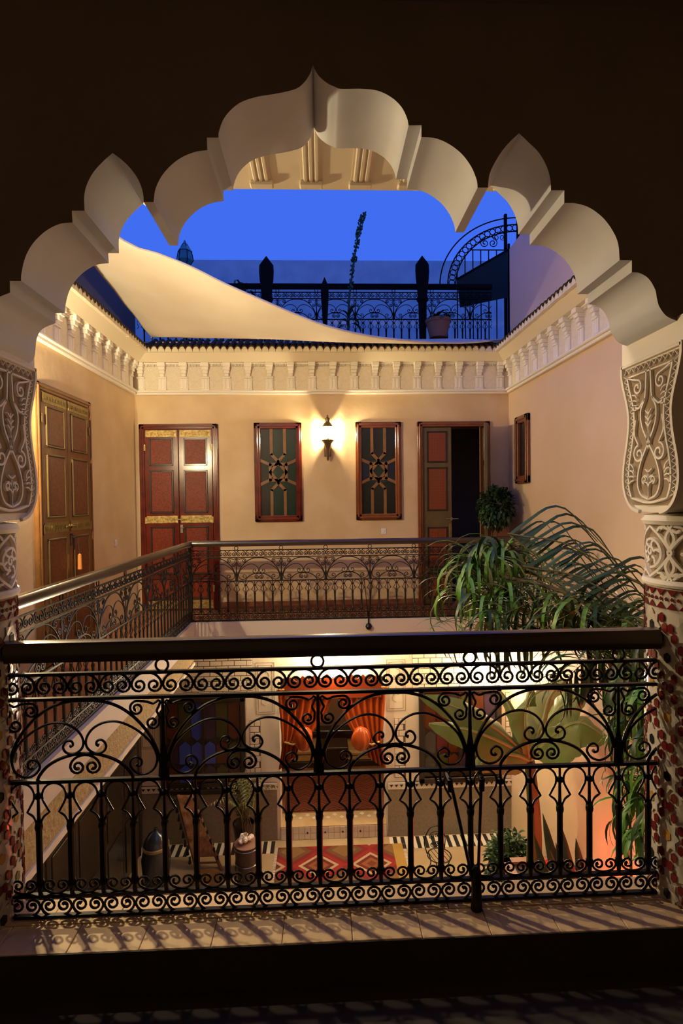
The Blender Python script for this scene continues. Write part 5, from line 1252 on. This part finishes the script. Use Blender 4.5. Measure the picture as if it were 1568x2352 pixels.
def shrub(name, label, base, centre, rad, n, m, pot=False, tr=True, rz=1.0, ls=.075):
    r = thing(name, label, 'potted plant' if pot else 'shrub', base); b_ = Vector(base); c_ = Vector(centre) - b_; z0 = 0
    if pot: MB().lathe([(.001, 0), (.12, 0), (.165, .27), (.18, .28), (.18, .32), (.155, .32), (.15, .26), (.001, .26)], 20).build('pot', 'terracotta_pot', r); z0 = .26
    for k in range(4): a = k * PI / 2 + .4; MB().tube(catmull([(0, 0, z0 - .01), (c_.x * .5 + .03 * math.cos(a), c_.y * .5 + .03 * math.sin(a), z0 + (c_.z - z0) * .6), (c_.x + rad * .6 * math.cos(a), c_.y + rad * .6 * math.sin(a), c_.z + rad * .2 * rz)], 4), [.014 - .001 * i for i in range(9)], 6).build('stem', 'stem_brown', r)
    mb = MB(); src = blade_mesh(ls, ls * .5, .2, .6, 3, m, 'leaf')
    for k in range(n):
        v = Vector((random.gauss(0, 1), random.gauss(0, 1), random.gauss(0, 1))).normalized() * rad * random.uniform(.55, 1.05); v.z *= rz
        R = Matrix.Translation(c_ + v) @ orient((v.normalized() + Vector((random.uniform(-.8, .8), random.uniform(-.8, .8), random.uniform(-.8, .5))))).to_4x4() @ Matrix.Scale(random.uniform(.6, 1.2), 4)
        mb.add([R @ q.co for q in src.vertices], [tuple(p_.vertices) for p_ in src.polygons])
    o = mb.build('foliage', m, r); o['kind'] = 'stuff'; return r
c = at(1152, 1165, 7.2); shrub('potted_shrub', 'dark bushy potted shrub on the far gallery beside the half open door', (c.x - .12, 7.25, 0), c - Vector((.08, 0, 0)), .23, 1500, 'leaf_dark', True, True, 1.15)
c = at(1175, 1985, 6.35); shrub('garden_shrub', 'small round green shrub on the court floor below the banana plant', (c.x, 6.35, ZG), c, .27, 1500, 'leaf_dark', False, True, 1.3, .09)
fr2 = Vector((2.28, 4.55, ZP - .03))
rs = thing('red_flowers', 'low red flowering plants glowing by the red lamp in the planting bed', 'flowers', (2.32, 4.85, ZP - .03))
fm2 = MB().lathe([(.001, -.02), (.02, -.012), (.034, .006), (.02, .012), (.001, .006)], 8).mesh('blossom', 'flower_red'); lf2_ = blade_mesh(.16, .06, .6, 1.0, 5, 'leaf_dark')
for k in range(46):
    p = Vector((random.uniform(-.22, .24), random.uniform(-.3, .25), random.uniform(.22, .46))); MB().tube([(p.x, p.y, 0), (p.x, p.y, p.z)], .004, 4).build('stalk', 'stem_green', rs); ob('blossom', fm2, rs, p, (random.uniform(-.6, .6), random.uniform(-.6, .6), 0), random.uniform(.7, 1.2))
    ob('leaf', lf2_, rs, (p.x, p.y, p.z * .4), (0, random.uniform(-.5, .2), random.uniform(0, 6.28)))
p = at(1405, 2062, 4.55); rl = thing('red_lamp', 'small round red garden lamp at the foot of the right wall', 'lamp', (min(p.x, 2.5), 4.55, ZP + .27))
MB().lathe([(.04, -.30), (.04, -.288), (.012, -.28), (.012, .10)], 10).build('stake', 'iron', rl); MB().lathe([(.012, .10), (.04, .11), (.055, .15), (.04, .19), (.001, .205)], 14).build('globe', 'red_bulb', rl)
point_light('red_lamp_light', (min(p.x, 2.5) - .08, 4.62, ZP + .45), 22, (1, .06, .03), .06)
for k, (x, y) in enumerate(((1262, 2052), (1282, 2030), (1300, 2070))):
    p = at(x, y, 4.7); b_ = thing('fairy_light', ('leftmost', 'highest', 'rightmost')[k] + ' of three tiny red fairy lights among the flowers', 'fairy light', p, 0, 'red fairy lights'); MB().lathe([(.001, -.014), (.011, -.006), (.011, .006), (.001, .016)], 8).build('bulb', 'red_bulb', b_); MB().tube([(0, 0, -.012), (.01, 0, -.05), (.0, .01, ZP - .03 - p.z)], .003, 4).build('wire', 'iron', b_)
# fan of white lace by the right wall
p = atX(1480, 2010, XR - .06); lc = thing('lace_fan', 'white lacy half round fan fixed to the right wall beside the column', 'fan', (XR, p.y, p.z), -PI / 2); R0_ = .24
for rr_ in (.24, .18, .08): MB().tube([(rr_ * math.cos(PI * k / 20), -.03, rr_ * math.sin(PI * k / 20)) for k in range(21)], .006, 6).build('hoop', 'lace', lc)
for k in range(13): a = PI * k / 12; MB().tube([(.08 * math.cos(a), -.03, .08 * math.sin(a)), (.24 * math.cos(a), -.03, .24 * math.sin(a))], .005, 5).build('rib', 'lace', lc); MB().tube([(.24 * math.cos(a) + .025 * math.cos(2 * PI * j / 10), -.03, .24 * math.sin(a) + .025 * math.sin(2 * PI * j / 10)) for j in range(10)], .004, 5, True).build('loop', 'lace', lc)
MB().box(-.24, .24, -.035, 0, -.012, .006, b=.003).build('base', 'lace', lc)
# potted fern in front of the left stained window
p = at(560, 1835, 7.2); r = thing('potted_fern', 'potted fern with feathery fronds in front of the left stained window', 'potted plant', (p.x + .02, 7.05, ZG)); Rb = Vector((p.x + .02, 7.05, ZG)); zt = .62
MB().lathe([(.001, 0), (.10, 0), (.13, .02), (.11, zt * .5), (.15, zt), (.13, zt), (.12, zt - .05), (.001, zt - .05)], 16).build('pot', 'dark_wood', r)
fern = MB()
P = catmull([(0, 0, 0), (.12, 0, .32), (.30, 0, .50), (.52, 0, .50)], 6); fern.tube(P, .004, 4)
for i in range(3, len(P)):
    for s in (-1, 1):
        L = .14 * math.sin(PI * (i / len(P)) ** .8 + .15); b_ = P[i]; fern.add([b_, b_ + Vector((.03, s * L * .5, -.008)), b_ + Vector((.03, s * L, -.035)), b_ + Vector((.012, s * L * .5, -.012))], [(0, 1, 2, 3)])
fern_me = fern.mesh('frond', 'leaf_olive')
for k in range(18): ob('frond', fern_me, r, (0, 0, zt - .05), (0, random.uniform(-.8, .1), random.uniform(0, 2 * PI)), random.uniform(.65, .98))
